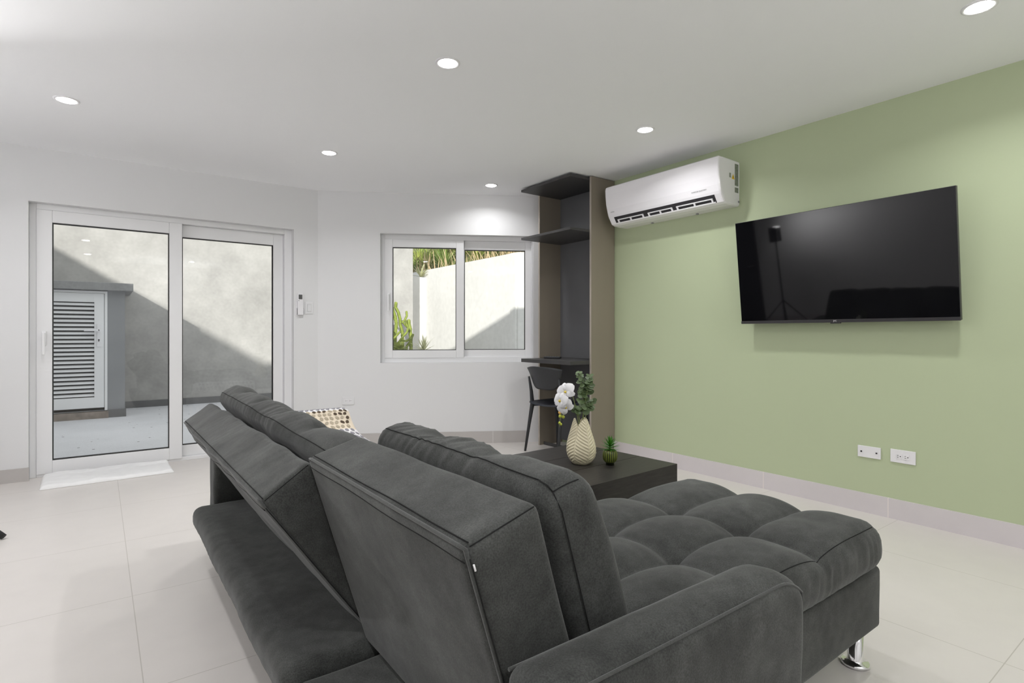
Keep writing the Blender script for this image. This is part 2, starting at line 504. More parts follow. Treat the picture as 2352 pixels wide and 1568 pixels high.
# ------------------------------------------------------------------ sliding glass door
def sash(parent, x0, x1, z0, z1, gx0, gx1, gz0, gz1, y0, y1):
    s = MB().frame(x0, x1, z0, z1, (gx0-x0, x1-gx1, gz0-z0, z1-gz1), y0, y1).build('sash_frame', M['pvc'], parent, local=True, bevel=0.004)
    MB().frame(gx0-0.004, gx1+0.004, gz0-0.004, gz1+0.004, 0.010, y0+0.008, y1-0.008).build('gasket', M['gasket'], s, local=True)
    ym = (y0 + y1) / 2
    MB().box((gx0, ym-0.003, gz0), (gx1, ym+0.003, gz1)).build('glass_pane', M['glass'], s, local=True)
    return s

def lever(parent, x, y, ztop, zbot):
    h = MB(); h.box((x-0.014, y-0.010, ztop-0.09), (x+0.014, y, ztop+0.02))
    h.box((x-0.008, y-0.045, ztop-0.012), (x+0.008, y-0.008, ztop+0.006))
    h.box((x-0.009, y-0.052, zbot), (x+0.009, y-0.038, ztop+0.006))
    return h.build('handle', M['pvc'], parent, local=True, bevel=0.003)

d1 = thing('door_1', None, None, (0, 0, 0), kind='structure')
fr = MB(); fr.frame(DO[0], DO[1], 0.0, DO[2], (0.040, 0.065, 0.03, 0.042), 5.575, 5.695)
fr.build('door_frame', M['pvc'], d1, bevel=0.003)
sa = sash(d1, -0.383, 0.580, 0.022, 2.052, -0.288, 0.484, 0.122, 1.958, 5.565, 5.618)
lever(sa, -0.338, 5.565, 1.10, 0.94)
sb = sash(d1, 0.490, 1.428, 0.030, 2.052, 0.586, 1.338, 0.125, 1.945, 5.625, 5.675)

# ------------------------------------------------------------------ sliding window
w1 = thing('window_1', None, None, CORNER, WANG, kind='structure')
MB().frame(WO[0], WO[1], WO[2], WO[3], (0.036, 0.006, 0.055, 0.045), 0.075, 0.195).build('window_frame', M['pvc'], w1, local=True, bevel=0.003)
sa = sash(w1, 0.632, 1.424, 0.855, 2.052, 0.711, 1.346, 0.934, 1.970, 0.068, 0.112)
lever(sa, 0.672, 0.068, 1.49, 1.33)
sb = sash(w1, 1.345, 2.124, 0.862, 2.052, 1.431, 2.061, 0.935, 1.963, 0.120, 0.165)

# ------------------------------------------------------------------ downlights
spots = [((-0.155, 4.27), 'round recessed ceiling downlight above the left half of the sliding door'),
         ((1.45, 2.51), 'round recessed downlight in the middle of the ceiling, above the sofa'),
         ((1.43, 4.30), 'round recessed downlight between the middle downlight and the corner of the white walls'),
         ((3.01, 2.52), 'round recessed ceiling downlight straight in front of the air conditioner'),
         ((2.97, 4.33), 'small-looking recessed downlight close to the wall above the sliding window'),
         ((3.03, 0.72), 'round recessed downlight above the television, cut by the top edge of the photo')]
unseen = [(-0.155, 0.72), (-0.155, -1.07), (1.45, -1.07)]
ring_me = lens_me = None
def downlight(x, y, label):
    global ring_me, lens_me
    t = thing('downlight', label, 'ceiling light', (x, y, H), group='recessed ceiling downlights')
    if ring_me is None:
        a = MB().lathe([(0.050, -0.004), (0.058, -0.006), (0.064, -0.003), (0.065, 0.0005)], n=40, cap=False).build('trim_ring', M['plate'], t, local=True)
        b = MB().lathe([(0.001, -0.013), (0.025, -0.0115), (0.042, -0.007), (0.051, -0.002)], n=40, cap=False).build('diffuser', M['lamp'], t, local=True)
        ring_me, lens_me = a.data, b.data
    else:
        for nm, me in (('trim_ring', ring_me), ('diffuser', lens_me)):
            o = bpy.data.objects.new(nm, me); COL.objects.link(o); o.parent = t
    ld = bpy.data.lights.new('downlight_lamp', 'AREA')
    ld.shape = 'DISK'; ld.size = 0.095; ld.spread = R(148); ld.energy = LAMP_W * (0.5 if (x, y) == (2.97, 4.33) else 1.0); ld.color = (0.985, 0.99, 1.0)
    lo = bpy.data.objects.new('downlight_lamp', ld); COL.objects.link(lo); lo.parent = t
    lo.location = (0, 0, -0.016)
for (x, y), lab in spots: downlight(x, y, lab)
for (x, y) in unseen: downlight(x, y, 'round recessed ceiling downlight outside the picture, behind or beside the viewpoint')

# ------------------------------------------------------------------ sofa
random.seed(4)
sofa = thing('sectional_sofa', 'charcoal grey velvet sectional sofa with tufted chaise, seen from behind', 'sofa', (1.2, 1.9, 0))

def nz(p, f, seed=0.0):
    return noise.noise(Vector((p[0]*f[0] + seed, p[1]*f[1] + seed*0.7, p[2]*f[2])))

def slab(name, parent, x, z, ang, th, L, y0, y1, r, crumple=0.0, puff=0.0, seed=0.0, ruffle=0.0, mat='velvet', pipes=True, pillows=0, shoulder=0.0, sag=0.0):
    """reclined back cushion: rear top edge at (x,z); local X=thickness (towards the front), Y=along, Z=up the slab"""
    D = Vector((-math.sin(ang), 0, math.cos(ang))); T = Vector((math.cos(ang), 0, math.sin(ang)))
    org = Vector((x, y0, z)) - D * L
    mt = axes(T, (0, 1, 0), D, org)
    W = y1 - y0
    def disp(u, v, w_, n):
        e = Vector((0, 0, 0))
        vc, wc = min(max(v, 0), 1), min(max(w_, 0), 1)
        edge = math.sin(math.pi * vc) ** 0.5
        e += Vector((n.x, 0, n.z)) * puff * edge * (0.35 + 0.65 * math.sin(math.pi * wc) if abs(n.x) > 0.5 else 1)
        p = Vector((u*th, v*W, w_*L))
        e += n * crumple * nz(p, (4, 5, 4), seed) * (0.3 + 0.7 * edge)
        if pillows:
            t = (vc * pillows) % 1.0
            dip = (1 - math.sin(math.pi * t)) ** 2 if 0.5 / pillows < vc < 1 - 0.5 / pillows else 0.0
            front = max(0.0, u - 0.25) / 0.75
            top = max(0.0, (wc - 0.55) / 0.45)
            e += Vector((-0.018 * dip * front, 0, -0.014 * dip * front * top))
            e.x -= shoulder * front * top ** 2
            e.z -= shoulder * 0.45 * front ** 2 * top
        e += Vector((0, 0, -sag * (1 - vc) ** 1.5 * (0.3 + 0.7 * wc)))
        if ruffle and w_ > 0.5:
            q = (p.y + p.x * 0.55) * 1.0
            fade = 1.0 if pillows == 0 else min(1, max(0, (vc - 0.12) * 3))
            ridge = 1 - abs(2 * (noise.noise(Vector((q*30 + seed, p.x*5, seed))) ))
            ridge2 = noise.noise(Vector((q*11 + seed, p.x*7, seed + 4)))
            e += n * ruffle * (ridge * 0.7 + ridge2 * 0.8) * fade * min(1, (w_ - 0.5) * 5) * (0.25 + 0.75 * max(n.z, 0))
        return e
    b = MB(); b.T = mt
    b.rbox((th, W, L), r, (6, max(10, int(W / 0.007)), 20), disp)
    o = b.build(name, M[mat], parent)
    # piping down the two rear side edges and across the rear top edge, and a seam over the front top edge
    if pipes:
        k = r * 0.29
        def P(u, v, w_, nx, nzv, ny=0.0):
            p = Vector((u, v, w_))
            return mt @ (p + disp(u/th, v/W, w_/L, Vector((nx, ny, nzv)).normalized()))
        rear = [P(k, k, t*(L-k), -1, 0, -1) for t in (0.0, .2, .4, .6, .8, 1)]
        N = 40
        rear += [P(k, k + (W - 2*k)*i/N, L - k, -1, 1) for i in range(1, N + 1)]
        rear += [P(k, W - k, t*(L-k), -1, 0, 1) for t in (.8, .6, .4, .2, 0)]
        if not pillows: MB().tube(rear, 0.0036, 6).build('piping', M['piping'], o)
        def line(a, c):       # stitched line between two points of the unit slab, both ends (u, v, w) plus the face normal
            return [P(*[a[i] + (c[i] - a[i])*j/N for i in range(3)], *a[3:]) for j in range(N + 1)]
        sm = MB()
        z1, e0, e1 = L - k, k + 0.002, W - k - 0.002
        if not pillows: sm.tube(line((0.0, e0, L - r - 0.006, -1, 0), (0.0, e1, L - r - 0.006, -1, 0)), 0.0012, 5)
        sm.tube(line((r*0.7, r if pillows else e0, L, 0, 1), (r*0.7, W - r, L, 0, 1)), 0.0012, 5)
        if pillows:
            c0 = r * 0.7
            sm.tube([P(c0, 0.0, w0, 0, 0, -1) for w0 in (0.03, L*0.3, L*0.6, L - r)] + [P(c0, k, L - k, 0, 1, -1)], 0.0012, 5)
            sm.tube([P(c0 + (th - c0 - r*0.9)*i/10, k, L - k, 0, 1, -1) for i in range(11)], 0.0012, 5)
            sm.tube([P(c0, k, L - k, 0, 1, -1), P(c0, k + 0.01, L - k*0.4, 0, 1, -0.3), P(c0, r, L, 0, 1)], 0.0012, 5)
        else:
            sm.tube([P(r*0.7 + (th - r*1.2)*i/10, k, L - k, 0, 1, -1) for i in range(11)], 0.0012, 5)
            sm.tube(line((0.006, 0.0, 0.02, 0, 0, -1), (0.006, 0.0, L - r, 0, 0, -1)), 0.0012, 5)
        sm.build('seam', M['seam'], o)
    return o

YB = 1.445
rb = slab('rear_back_panel', sofa, 0.423, 0.786, R(16.8), 0.150, 0.545, 0.688, YB, 0.020, crumple=0.004, seed=1.3)
slab('back_cushion', sofa, 0.588, 0.830, R(16.5), 0.150, 0.560, 0.708, YB-0.005, 0.045, crumple=0.006, puff=0.006, seed=5.1, ruffle=0.0075, pillows=3, shoulder=0.030)
slab('rear_back_panel', sofa, 0.312, 0.684, R(35), 0.152, 0.500, YB+0.008, 3.03, 0.020, crumple=0.016, puff=0.006, seed=8.2, ruffle=0.0012)
slab('back_cushion', sofa, 0.450, 0.800, R(34), 0.138, 0.510, YB+0.012, 3.00, 0.040, crumple=0.014, puff=0.006, seed=11.4, ruffle=0.0045, pillows=5, shoulder=0.022, sag=0.055)
MB().tube([(0.4400, 0.6865, 0.7600), (0.4430, 0.6860, 0.7500)], 0.0016, 6).build('zip_tag', M['plate'], rb, label='tiny white zip tag')

def soft(amp, f=(3, 3, 3), seed=0.0, fine=0.0):
    def d(u, v, w_, n):
        p = (u, v, w_)
        return n * (amp * nz(p, f, seed) + fine * nz(p, (f[0]*7, f[1]*7, f[2]), seed + 2))
    return d

# base frames with the rear ledge
b = MB(); b.rbox((0.95, 3.05-1.405, 0.105), 0.04, (14, 60, 3), soft(0.006, (3, 6, 1), 2.0, 0.002), origin=(0.356, 1.405, 0.172)); b.build('rear_ledge', M['velvet'], sofa)
b = MB(); b.rbox((0.55, 1.395-0.745, 0.100), 0.03, (10, 14, 3), soft(0.004, (3, 4, 1), 4.0), origin=(0.372, 0.745, 0.160)); b.build('rear_ledge', M['velvet'], sofa)
b = MB(); b.rbox((1.275, 1.43-0.748, 0.204), 0.018, (14, 10, 4), soft(0.002, (4, 4, 2), 6.0), origin=(0.80, 0.748, 0.130)); b.build('chaise_base', M['velvet'], sofa)
b = MB(); b.rbox((0.50, 1.60, 0.20), 0.02, (8, 14, 4), soft(0.002), origin=(0.72, 1.44, 0.130)); b.build('seat_base', M['velvet'], sofa)

def tufted(name, x0, x1, y0, y1, z0, z1, xs, ys, amp, nx, ny, r=0.055):
    sx, sy, sz = x1-x0, y1-y0, z1-z0
    ex = [x0] + list(xs) + [x1]; ey = [y0] + list(ys) + [y1]
    def cell(v, e):
        for a, c in zip(e[:-1], e[1:]):
            if v <= c or c == e[-1]:
                t = min(max((v - a) / (c - a), 0), 1)
                first, last = a == e[0], c == e[-1]
                return t, first, last
    def bump(t, first, last):
        if first: t = 0.5 + 0.5 * t if False else t
        s_ = math.sin(math.pi * t)
        if first: s_ = 1.0 if t < 0.5 else s_
        if last: s_ = 1.0 if t > 0.5 else s_
        return max(s_, 0.0) ** 0.55
    def disp(u, v, w_, n):
        X = x0 + u*sx; Y = y0 + v*sy
        tx, fx, lx = cell(X, ex); ty, fy, ly = cell(Y, ey)
        bx, by = bump(tx, fx, lx), bump(ty, fy, ly)
        up = max(n.z, 0.0)
        h = amp * (0.42 * (bx + by) + 0.16 * bx * by - 1.0)
        # radiating creases close to the pinch points
        node = (1 - bx) * (1 - by)
        h -= amp * 0.55 * node ** 1.5
        crown = 0.016 * math.sin(math.pi*min(max(u, 0), 1)) ** 0.7 * math.sin(math.pi*min(max(v, 0), 1)) ** 0.7
        e = Vector((0, 0, up * (h + crown)))
        p = (X, Y, w_)
        e += n * 0.0035 * nz(p, (9, 9, 3), 3.0)
        if n.z < 0.5:      # boxing: gathered pleats that die away from the seams
            g = max(0, 1 - 2.2 * min(abs(X - q) for q in list(xs) + [x1])) if abs(n.y) > 0.5 else 0.5
            e += Vector((n.x, n.y, 0)) * (0.010 * math.sin(math.pi * min(max(w_, 0), 1)) + 0.0045 * g * nz(p, (60, 60, 0.8), 1.0))
        elif w_ > 0.7:
            e.z += 0.0028 * nz(p, (38, 12, 1), 7.0) * node ** 0.4
        return e
    bmb = MB()
    bmb.rbox((sx, sy, sz), r, (nx, ny, 6), disp, origin=(x0, y0, z0))
    o = bmb.build(name, M['velvet'], sofa)
    k = r * 0.29
    def P(X, Y, Z, n):
        n = Vector(n).normalized()
        return Vector((X, Y, Z)) + disp((X-x0)/sx, (Y-y0)/sy, (Z-z0)/sz, n)
    N = 60
    path = [P(x0 + k + (sx-2*k-r*0.7)*i/N, y0 + k, z1 - k, (0, -1, 1)) for i in range(N+1)]
    path += [P(x1 - k, y0 + k + r*0.7 + (sy-2*k-r*1.4)*i/30, z1 - k, (1, 0, 1)) for i in range(31)]
    path += [P(x1 - k - r*0.7 - (sx-2*k-r*0.7)*i/N, y1 - k, z1 - k, (0, 1, 1)) for i in range(1, N+1)]
    MB().tube(path, 0.0012, 5).build('seam', M['seam'], o)
    return o
tufted('chaise_cushion', 0.80, 2.018, 0.720, 1.455, 0.335, 0.500, (0.93, 1.265, 1.60), (0.962, 1.208), 0.058, 110, 70)
tufted('seat_cushion', 0.66, 1.22, 1.47, 3.04, 0.335, 0.485, (0.93,), (1.78, 2.1, 2.42, 2.74), 0.05, 30, 80)

def arm(y0, y1, AX, ZT=0.605):
    def disp(u, v, w_, n):
        e = Vector((0, 0, 0))
        # the front end drops in a rounded shoulder
        t = max(0.0, (u - 0.86) / 0.14)
        if w_ > 0.5: e.z -= 0.045 * t * t
        if n.z > 0.3: e.z += 0.012 * math.sin(math.pi * min(max(v, 0), 1))
        return e + n * 0.0035 * nz((u, v, w_), (5, 2, 4), 3.3)
    a = MB(); a.rbox((1.18 - AX, y1 - y0, ZT - 0.10), 0.03, (30, 8, 14), disp, origin=(AX, y0, 0.10))
    o = a.build('armrest', M['velvet'], sofa)
    sx, sy, sz = 1.18 - AX, y1 - y0, ZT - 0.10; k = 0.009
    def P(u, v, w_, n):
        return Vector((AX + u*sx, y0 + v*sy, 0.10 + w_*sz)) + disp(u, v, w_, Vector(n).normalized())
    for v, ny in ((k/sy, -1), (1 - k/sy, 1)):
        path = [P(k/sx + (1-2*k/sx)*i/40, v, 1 - k/sz, (0, ny, 1)) for i in range(41)]
        path += [P(1 - k/sx, v, 1 - k/sz - t, (1, ny, 0)) for t in (0.1, 0.3, 0.6, 0.9)]
        MB().tube(path, 0.0032, 5).build('piping', M['piping'], o)
arm(0.560, 0.676, 0.480)
arm(3.045, 3.200, 0.452, 0.535)

def sofa_leg(x, y, z):
    l = MB(); l.lathe([(0.001, 0.0), (0.040, 0.0), (0.043, 0.004), (0.043, 0.010), (0.038, 0.014), (0.026, 0.016), (0.024, 0.020), (0.024, z)], (x, y), 32)
    l.build('leg', M['chrome'], sofa, label='polished chrome leg with a round foot')
for x, y, z in ((2.02, 0.805, 0.135), (2.02, 1.37, 0.135), (1.15, 2.98, 0.135), (0.62, 0.80, 0.165), (0.62, 2.95, 0.172), (0.62, 1.5, 0.172)):
    sofa_leg(x, y, z)

# ------------------------------------------------------------------ coffee table
TA = R(3.0); TZ = 0.43
ct = thing('coffee_table', 'low square-edged coffee table in black-brown wood beside the chaise', 'coffee table', (2.39, 1.79, 0), TA)
top = MB()
for k in range(3):
    x0, x1 = -0.95, 0.0
    y0, y1 = 0.71*k/3 + 0.0012, 0.71*(k+1)/3 - 0.0012
    top.box((x0, y0, TZ-0.14), (x1, y1, TZ))
top.box((-0.945, 0.003, TZ-0.135), (-0.003, 0.707, TZ-0.004))
top.build('table_top', M['espresso'], ct, local=True, bevel=0.0015)
for sx in (-0.93, -0.11):
    for sy in (0.02, 0.60):
        B((sx, sy, 0), (sx+0.09, sy+0.09, TZ-0.135), 'leg', M['espresso'], ct, local=True)

# ------------------------------------------------------------------ leaf vase with flowers
VX, VY = 2.005, 2.098
vase = thing('vase', 'cream ceramic vase moulded like wrapped leaves on the coffee table', 'vase', (VX, VY, TZ))
prof_n, NA, NL = 80, 200, 3
VH = 0.232
def vr(t):
    pts = [(0, 0.044), (0.05, 0.055), (0.15, 0.069), (0.28, 0.0755), (0.42, 0.074), (0.58, 0.066), (0.75, 0.054), (0.9, 0.044), (1.0, 0.036)]
    for (a, ra), (b_, rb_) in zip(pts[:-1], pts[1:]):
        if t <= b_:
            s_ = (t - a) / (b_ - a); return ra + (rb_ - ra) * s_
    return pts[-1][1]
PH0 = math.radians(-90 - 36.6 + 24) / (2*math.pi)
def vase_ring(t, inner):
    ring = []
    for k in range(NA):
        a = k / NA
        q = ((a - PH0) * NL) % 1.0
        q = q - 1 if q > 0.5 else q            # -0.5..0.5 across one leaf
        lift = 1.0 - 0.17 * (abs(q) * 2) ** 2.0
        z = VH * t * lift
        r = vr(t * (0.94 + 0.06 * lift))
        if not inner:
            mid = math.exp(-(q / 0.035) ** 2)
            edge = math.exp(-((abs(q) - 0.5) / 0.03) ** 2)
            rib = math.sin(2*math.pi*(z / 0.0165 - abs(q) * 5.0))
            r += 0.0022*mid - 0.0028*edge + 0.0021*rib*(1-mid)*(1-edge)*min(1, t*6)
        else:
            r -= 0.005
        ring.append((r*math.cos(2*math.pi*a), r*math.sin(2*math.pi*a), z))
    return ring
vb = MB()
rings = [[(0.0005*math.cos(2*math.pi*k/NA), 0.0005*math.sin(2*math.pi*k/NA), 0) for k in range(NA)]]
rings += [vase_ring(i/prof_n, False) for i in range(prof_n+1)]
rings += [vase_ring(t, True) for t in (1.0, 0.9, 0.75, 0.6, 0.4, 0.2, 0.05)]
vb.sweep(rings, 0, True, True)
vb.build('vase_body', M['cream_vase'], vase, local=True)

RGT = Vector((0.803, -0.596, 0)); FWD = Vector((0.596, 0.803, 0)); UPV = Vector((0, 0, 1))
VC = Vector((VX, VY, TZ))
def vp(r, u, f=0.0): return VC + RGT*r + UPV*u + FWD*f      # r: to the side seen from the sofa, u: up, f: away

orchid = thing('orchid_spray', 'white artificial orchid spray with yellow-green buds in the cream vase', 'flower', vp(0, 0.03))
MB().tube([vp(0.004, 0.03), vp(-0.012, 0.20), vp(-0.030, 0.29), vp(-0.044, 0.345), vp(-0.064, 0.372), vp(-0.088, 0.355), vp(-0.100, 0.315), vp(-0.104, 0.25), vp(-0.112, 0.215), vp(-0.114, 0.185)],
          [0.0022]*6 + [0.0016]*4, 6).build('stem', M['stem'], orchid)
def petal(mb, c, d, nrm, L, W, mi=0):
    c = Vector(c); d = Vector(d).normalized(); nrm = Vector(nrm).normalized()
    side = nrm.cross(d).normalized()
    n, m_ = 8, 6
    ids = []
    for i in range(n+1):
        t = i/n
        wd = W * math.sin(math.pi * min(1, 0.10 + 0.86*t)) ** 0.7
        ids.append([mb.pt(c + d*L*t + side*wd*(j/m_*2-1) + nrm*(0.18*L*math.sin(math.pi*t) - 0.12*L*t*t - 0.12*W*(j/m_*2-1)**2)) for j in range(m_+1)])
    for i in range(n):
        for j in range(m_):
            mb.face((ids[i][j], ids[i][j+1], ids[i+1][j+1], ids[i+1][j]), mi, True)
def flower(c, face, roll, s):
    face = Vector(face).normalized()
    u = face.orthogonal().normalized(); u = (UPV - face*UPV.dot(face)).normalized(); w_ = face.cross(u)
    fl = MB()
    for ang, L, W in ((0, 1, 0.42), (120, 1, 0.40), (240, 1, 0.40), (62, 1.1, 0.62), (298, 1.1, 0.62)):
        a = R(ang + roll)
        petal(fl, c, u*math.cos(a) + w_*math.sin(a), face, s*L, s*W)
    o = fl.build('flower', M['petal'], orchid)
    MB().ball(Vector(c) + face*0.006, 0.0065, n=8).build('flower_centre', M['petalyellow'], o)
flower(vp(-0.082, 0.368, -0.012), RGT*-0.45 + FWD*-0.75 + UPV*0.15, 20, 0.050)
flower(vp(-0.110, 0.322, -0.012), RGT*-0.65 + FWD*-0.6 + UPV*0.1, -10, 0.046)
flower(vp(-0.082, 0.290, -0.016), RGT*-0.1 + FWD*-0.95 + UPV*-0.1, 40, 0.042)
for (r, u, sz, mt) in ((-0.112, 0.262, 0.0085, 'orange'), (-0.110, 0.243, 0.0088, 'bud'), (-0.094, 0.239, 0.0085, 'bud'), (-0.113, 0.208, 0.0072, 'bud'), (-0.106, 0.201, 0.0068, 'bud')):
    MB().ball(vp(r, u, -0.004), sz, n=10, sz=1.1).build('bud', M[mt], orchid)

euca = thing('eucalyptus_branch', 'artificial eucalyptus sprig with round grey-green leaves in the cream vase', 'plant', vp(0.01, 0.03))
st = MB(); lf = MB()
stems = [[vp(0.006, 0.03), vp(0.008, 0.20), vp(0.008, 0.30), vp(0.006, 0.40), vp(-0.012, 0.465)],
         [vp(0.004, 0.03), vp(0.012, 0.26), vp(0.026, 0.35), vp(0.038, 0.41), vp(0.044, 0.452)],
         [vp(0.0, 0.04), vp(-0.008, 0.22), vp(-0.022, 0.28), vp(-0.040, 0.285)],
         [vp(0.008, 0.05), vp(0.016, 0.22), vp(0.040, 0.295), vp(0.060, 0.325)]]
def along(pts, t):
    f = t * (len(pts)-1); i = min(int(f), len(pts)-2); return pts[i].lerp(pts[i+1], f - i)
random.seed(11)
for si, pts in enumerate(stems):
    st.tube(pts, [0.0026] + [0.002]*(len(pts)-2) + [0.001], 6)
    cnt = (14, 10, 7, 8)[si]; lo = (0.48, 0.56, 0.55, 0.5)[si]
    for k in range(cnt):
        t = lo + (1 - lo) * k / (cnt - 1)
        p = along(pts, t)
        sz = 0.0205 - 0.008 * (t - lo) / (1 - lo) + random.uniform(-0.001, 0.001)
        a0 = random.uniform(0, 3.14)
        for sgn in (0, math.pi):
            out = RGT*math.cos(a0+sgn) + FWD*math.sin(a0+sgn)*0.8 + UPV*random.uniform(0.0, 0.5)
            nrm = UPV*random.uniform(0.3, 1) + FWD*-random.uniform(0.3, 0.9) + RGT*random.uniform(-0.5, 0.5)
            lf.disc_leaf(p + out.normalized()*sz*0.95, nrm, sz, sz*0.82, 10, cup=0.2, along=out)
st.build('stem', M['stem'], euca); lf.build('foliage', M['euca'], euca)

# ------------------------------------------------------------------ small succulent
PX, PY = 2.098, 1.985
suc = thing('potted_succulent', 'small spiky succulent in ribbed green footed pot, right of the cream vase', 'plant', (PX, PY, TZ))
pot = MB()
prof = [(0.001, 0.0), (0.022, 0.0), (0.022, 0.012), (0.026, 0.014), (0.034, 0.026), (0.0365, 0.045), (0.0355, 0.062), (0.032, 0.074), (0.029, 0.074), (0.029, 0.066)]
pot.lathe(prof, n=88, fn=lambda r, z, a: r + (0.0012*math.cos(2*math.pi*a*22) if 0.02 < z < 0.07 and r > 0.03 else 0), cap=False)
# dark grooves and foot
for q, (a, b_, c, d) in enumerate(pot.f):
    zc = sum(pot.v[i].z for i in (a, b_, c, d)) / 4
    ang = math.atan2(sum(pot.v[i].y for i in (a, b_, c, d)), sum(pot.v[i].x for i in (a, b_, c, d))) / (2*math.pi) * 22
    if zc < 0.0165 or (math.cos(2*math.pi*ang) < -0.25) or 0.021 < zc < 0.030 and math.cos(2*math.pi*ang) < 0.3: pot.mi[q] = 1
pot.build('pot', [M['potgreen'], M['potdark']], suc, local=True)
MB().lathe([(0.001, 0.071), (0.015, 0.070), (0.029, 0.066)], n=30, cap=False).build('soil', M['soil'], suc, local=True)
lv = MB(); random.seed(3)
for ring, (n, el, L) in enumerate(((11, 2, 0.052), (11, 18, 0.056), (10, 34, 0.056), (9, 52, 0.052), (7, 72, 0.046))):
    for k in range(n):
        a = 2*math.pi*(k + 0.5*(ring % 2))/n + random.uniform(-0.1, 0.1); e = R(el)
        d = (math.cos(a)*math.cos(e), math.sin(a)*math.cos(e), math.sin(e))
        lv.blade((0, 0, 0.078 + 0.007*ring), d, L, 0.0120, 0.05, 5)
lv.tube([(0, 0, 0.066), (0, 0, 0.112)], 0.004, 6)
lv.build('leaves', M['succ'], suc, local=True)

# ------------------------------------------------------------------ desk unit with shelves
YN, YF = 3.535, 4.272
desk = thing('desk_unit', 'tall taupe and charcoal shelf unit with a built-in desk top in the corner', 'desk', (3.65, 3.9, 0))
def panel(y0, y1):
    p = MB(); p.box((3.500, y0, 0), (3.795, y1, 2.495)); o = p.build('side_panel', M['taupe'], desk)
    MB().box((3.4985, y0, 0), (3.5005, y1, 2.495)).build('edge_band', M['taupe_edge'], o, label='pale edge strip')
panel(YN, YN+0.02); panel(YF-0.02, YF)
B((3.772, YN+0.02, 0.03), (3.793, YF-0.02, 2.47), 'back_panel', M['slate'], desk)
for z in (2.462, 2.002):
    B((3.268, YN+0.02, z), (3.772, YF-0.02, z+0.022), 'shelf', M['shelf'], desk, bevel=0.001)
B((3.268, YN+0.02, 0.828), (3.772, YF-0.02, 0.862), 'desk_top', M['shelf'], desk, bevel=0.001)
B((3.55, YN+0.02, 0.0), (3.565, YF-0.02, 0.03), 'foot_rail', M['shelf'], desk)

rc = thing('remote_control', 'black television remote control lying on the desk top', 'remote', (3.50, 4.06, 0.8635), R(-62))
MB().rbox((0.17, 0.042, 0.018), 0.007, (6, 3, 2), origin=(-0.085, -0.021, 0)).build('body', M['chairblack'], rc, local=True)
for k in range(5):
    for j in range(2):
        MB().lathe([(0.005, 0.017), (0.005, 0.021), (0.0005, 0.0215)], (-0.06 + 0.026*k, -0.008 + 0.016*j), 10, cap=False).build('button', M['screen_grey'], rc, local=True)

# ------------------------------------------------------------------ desk chair
chair = thing('desk_chair', 'black plastic chair with curved open backrest at the corner desk', 'chair', (3.42, 3.89, 0))
def cs(mb, f, nu, nv, th):
    """thick curved sheet from f(u,v)"""
    P = [[Vector(f(i/nu, j/nv)) for j in range(nv+1)] for i in range(nu+1)]
    def nrm(i, j):
        a = P[min(i+1, nu)][j] - P[max(i-1, 0)][j]; b_ = P[i][min(j+1, nv)] - P[i][max(j-1, 0)]
        n = a.cross(b_); return n.normalized() if n.length > 1e-9 else Vector((0, 0, 1))
    F_ = [[mb.pt(P[i][j] + nrm(i, j)*th/2) for j in range(nv+1)] for i in range(nu+1)]
    K = [[mb.pt(P[i][j] - nrm(i, j)*th/2) for j in range(nv+1)] for i in range(nu+1)]
    for i in range(nu):
        for j in range(nv):
            mb.face((F_[i][j], F_[i+1][j], F_[i+1][j+1], F_[i][j+1]), 0, True)
            mb.face((K[i][j], K[i][j+1], K[i+1][j+1], K[i+1][j]), 0, True)
    for i in range(nu):
        mb.face((F_[i][0], K[i][0], K[i+1][0], F_[i+1][0])); mb.face((F_[i][nv], F_[i+1][nv], K[i+1][nv], K[i][nv]))
    for j in range(nv):
        mb.face((F_[0][j], F_[0][j+1], K[0][j+1], K[0][j])); mb.face((F_[nu][j], K[nu][j], K[nu][j+1], F_[nu][j+1]))
    return mb
def back_f(u, v):
    q = 2*u - 1
    zt = 0.80 - 0.018*abs(q)**3; zb = 0.592 + 0.115*abs(q)**5
    z = zb + (zt - zb)*v
    wd = 0.232 + 0.012*v - 0.022*(1-v)
    return (-0.175 + 0.055*q*q - 0.05*(z-0.6)/0.2, q*wd, z)
cs(MB(), back_f, 24, 10, 0.013).build('backrest', M['chairblack'], chair, local=True)
def seat_f(u, v):
    q = 2*v - 1; x = -0.19 + 0.40*u
    wd = (0.205 + 0.015*u) * (1 - 0.10*max(0, abs(2*u-1)-0.6)**1.5*4)
    return (x, q*wd, 0.455 - 0.022*(1-q*q)*math.sin(math.pi*min(1, u*0.9+0.05)) + 0.012*abs(q)**3)
cs(MB(), seat_f, 16, 16, 0.016).build('seat', M['seatblue'], chair, local=True, label='dark navy-black moulded seat')
for s_ in (-1, 1):
    MB().tube([(-0.205, 0.232*s_, 0.0), (-0.165, 0.215*s_, 0.28), (-0.140, 0.205*s_, 0.44), (-0.152, 0.205*s_, 0.56), (-0.175, 0.212*s_, 0.70)],
              [0.011, 0.016, 0.021, 0.016, 0.009], 10).build('leg', M['chairblack'], chair, local=True)
    MB().tube([(0.195, 0.225*s_, 0.0), (0.170, 0.205*s_, 0.28), (0.150, 0.195*s_, 0.44)], [0.011, 0.016, 0.019], 10).build('leg', M['chairblack'], chair, local=True)
    MB().tube([(-0.145, 0.205*s_, 0.435), (0.0, 0.19*s_, 0.430), (0.155, 0.195*s_, 0.435)], 0.015, 8).build('side_rail', M['chairblack'], chair, local=True)

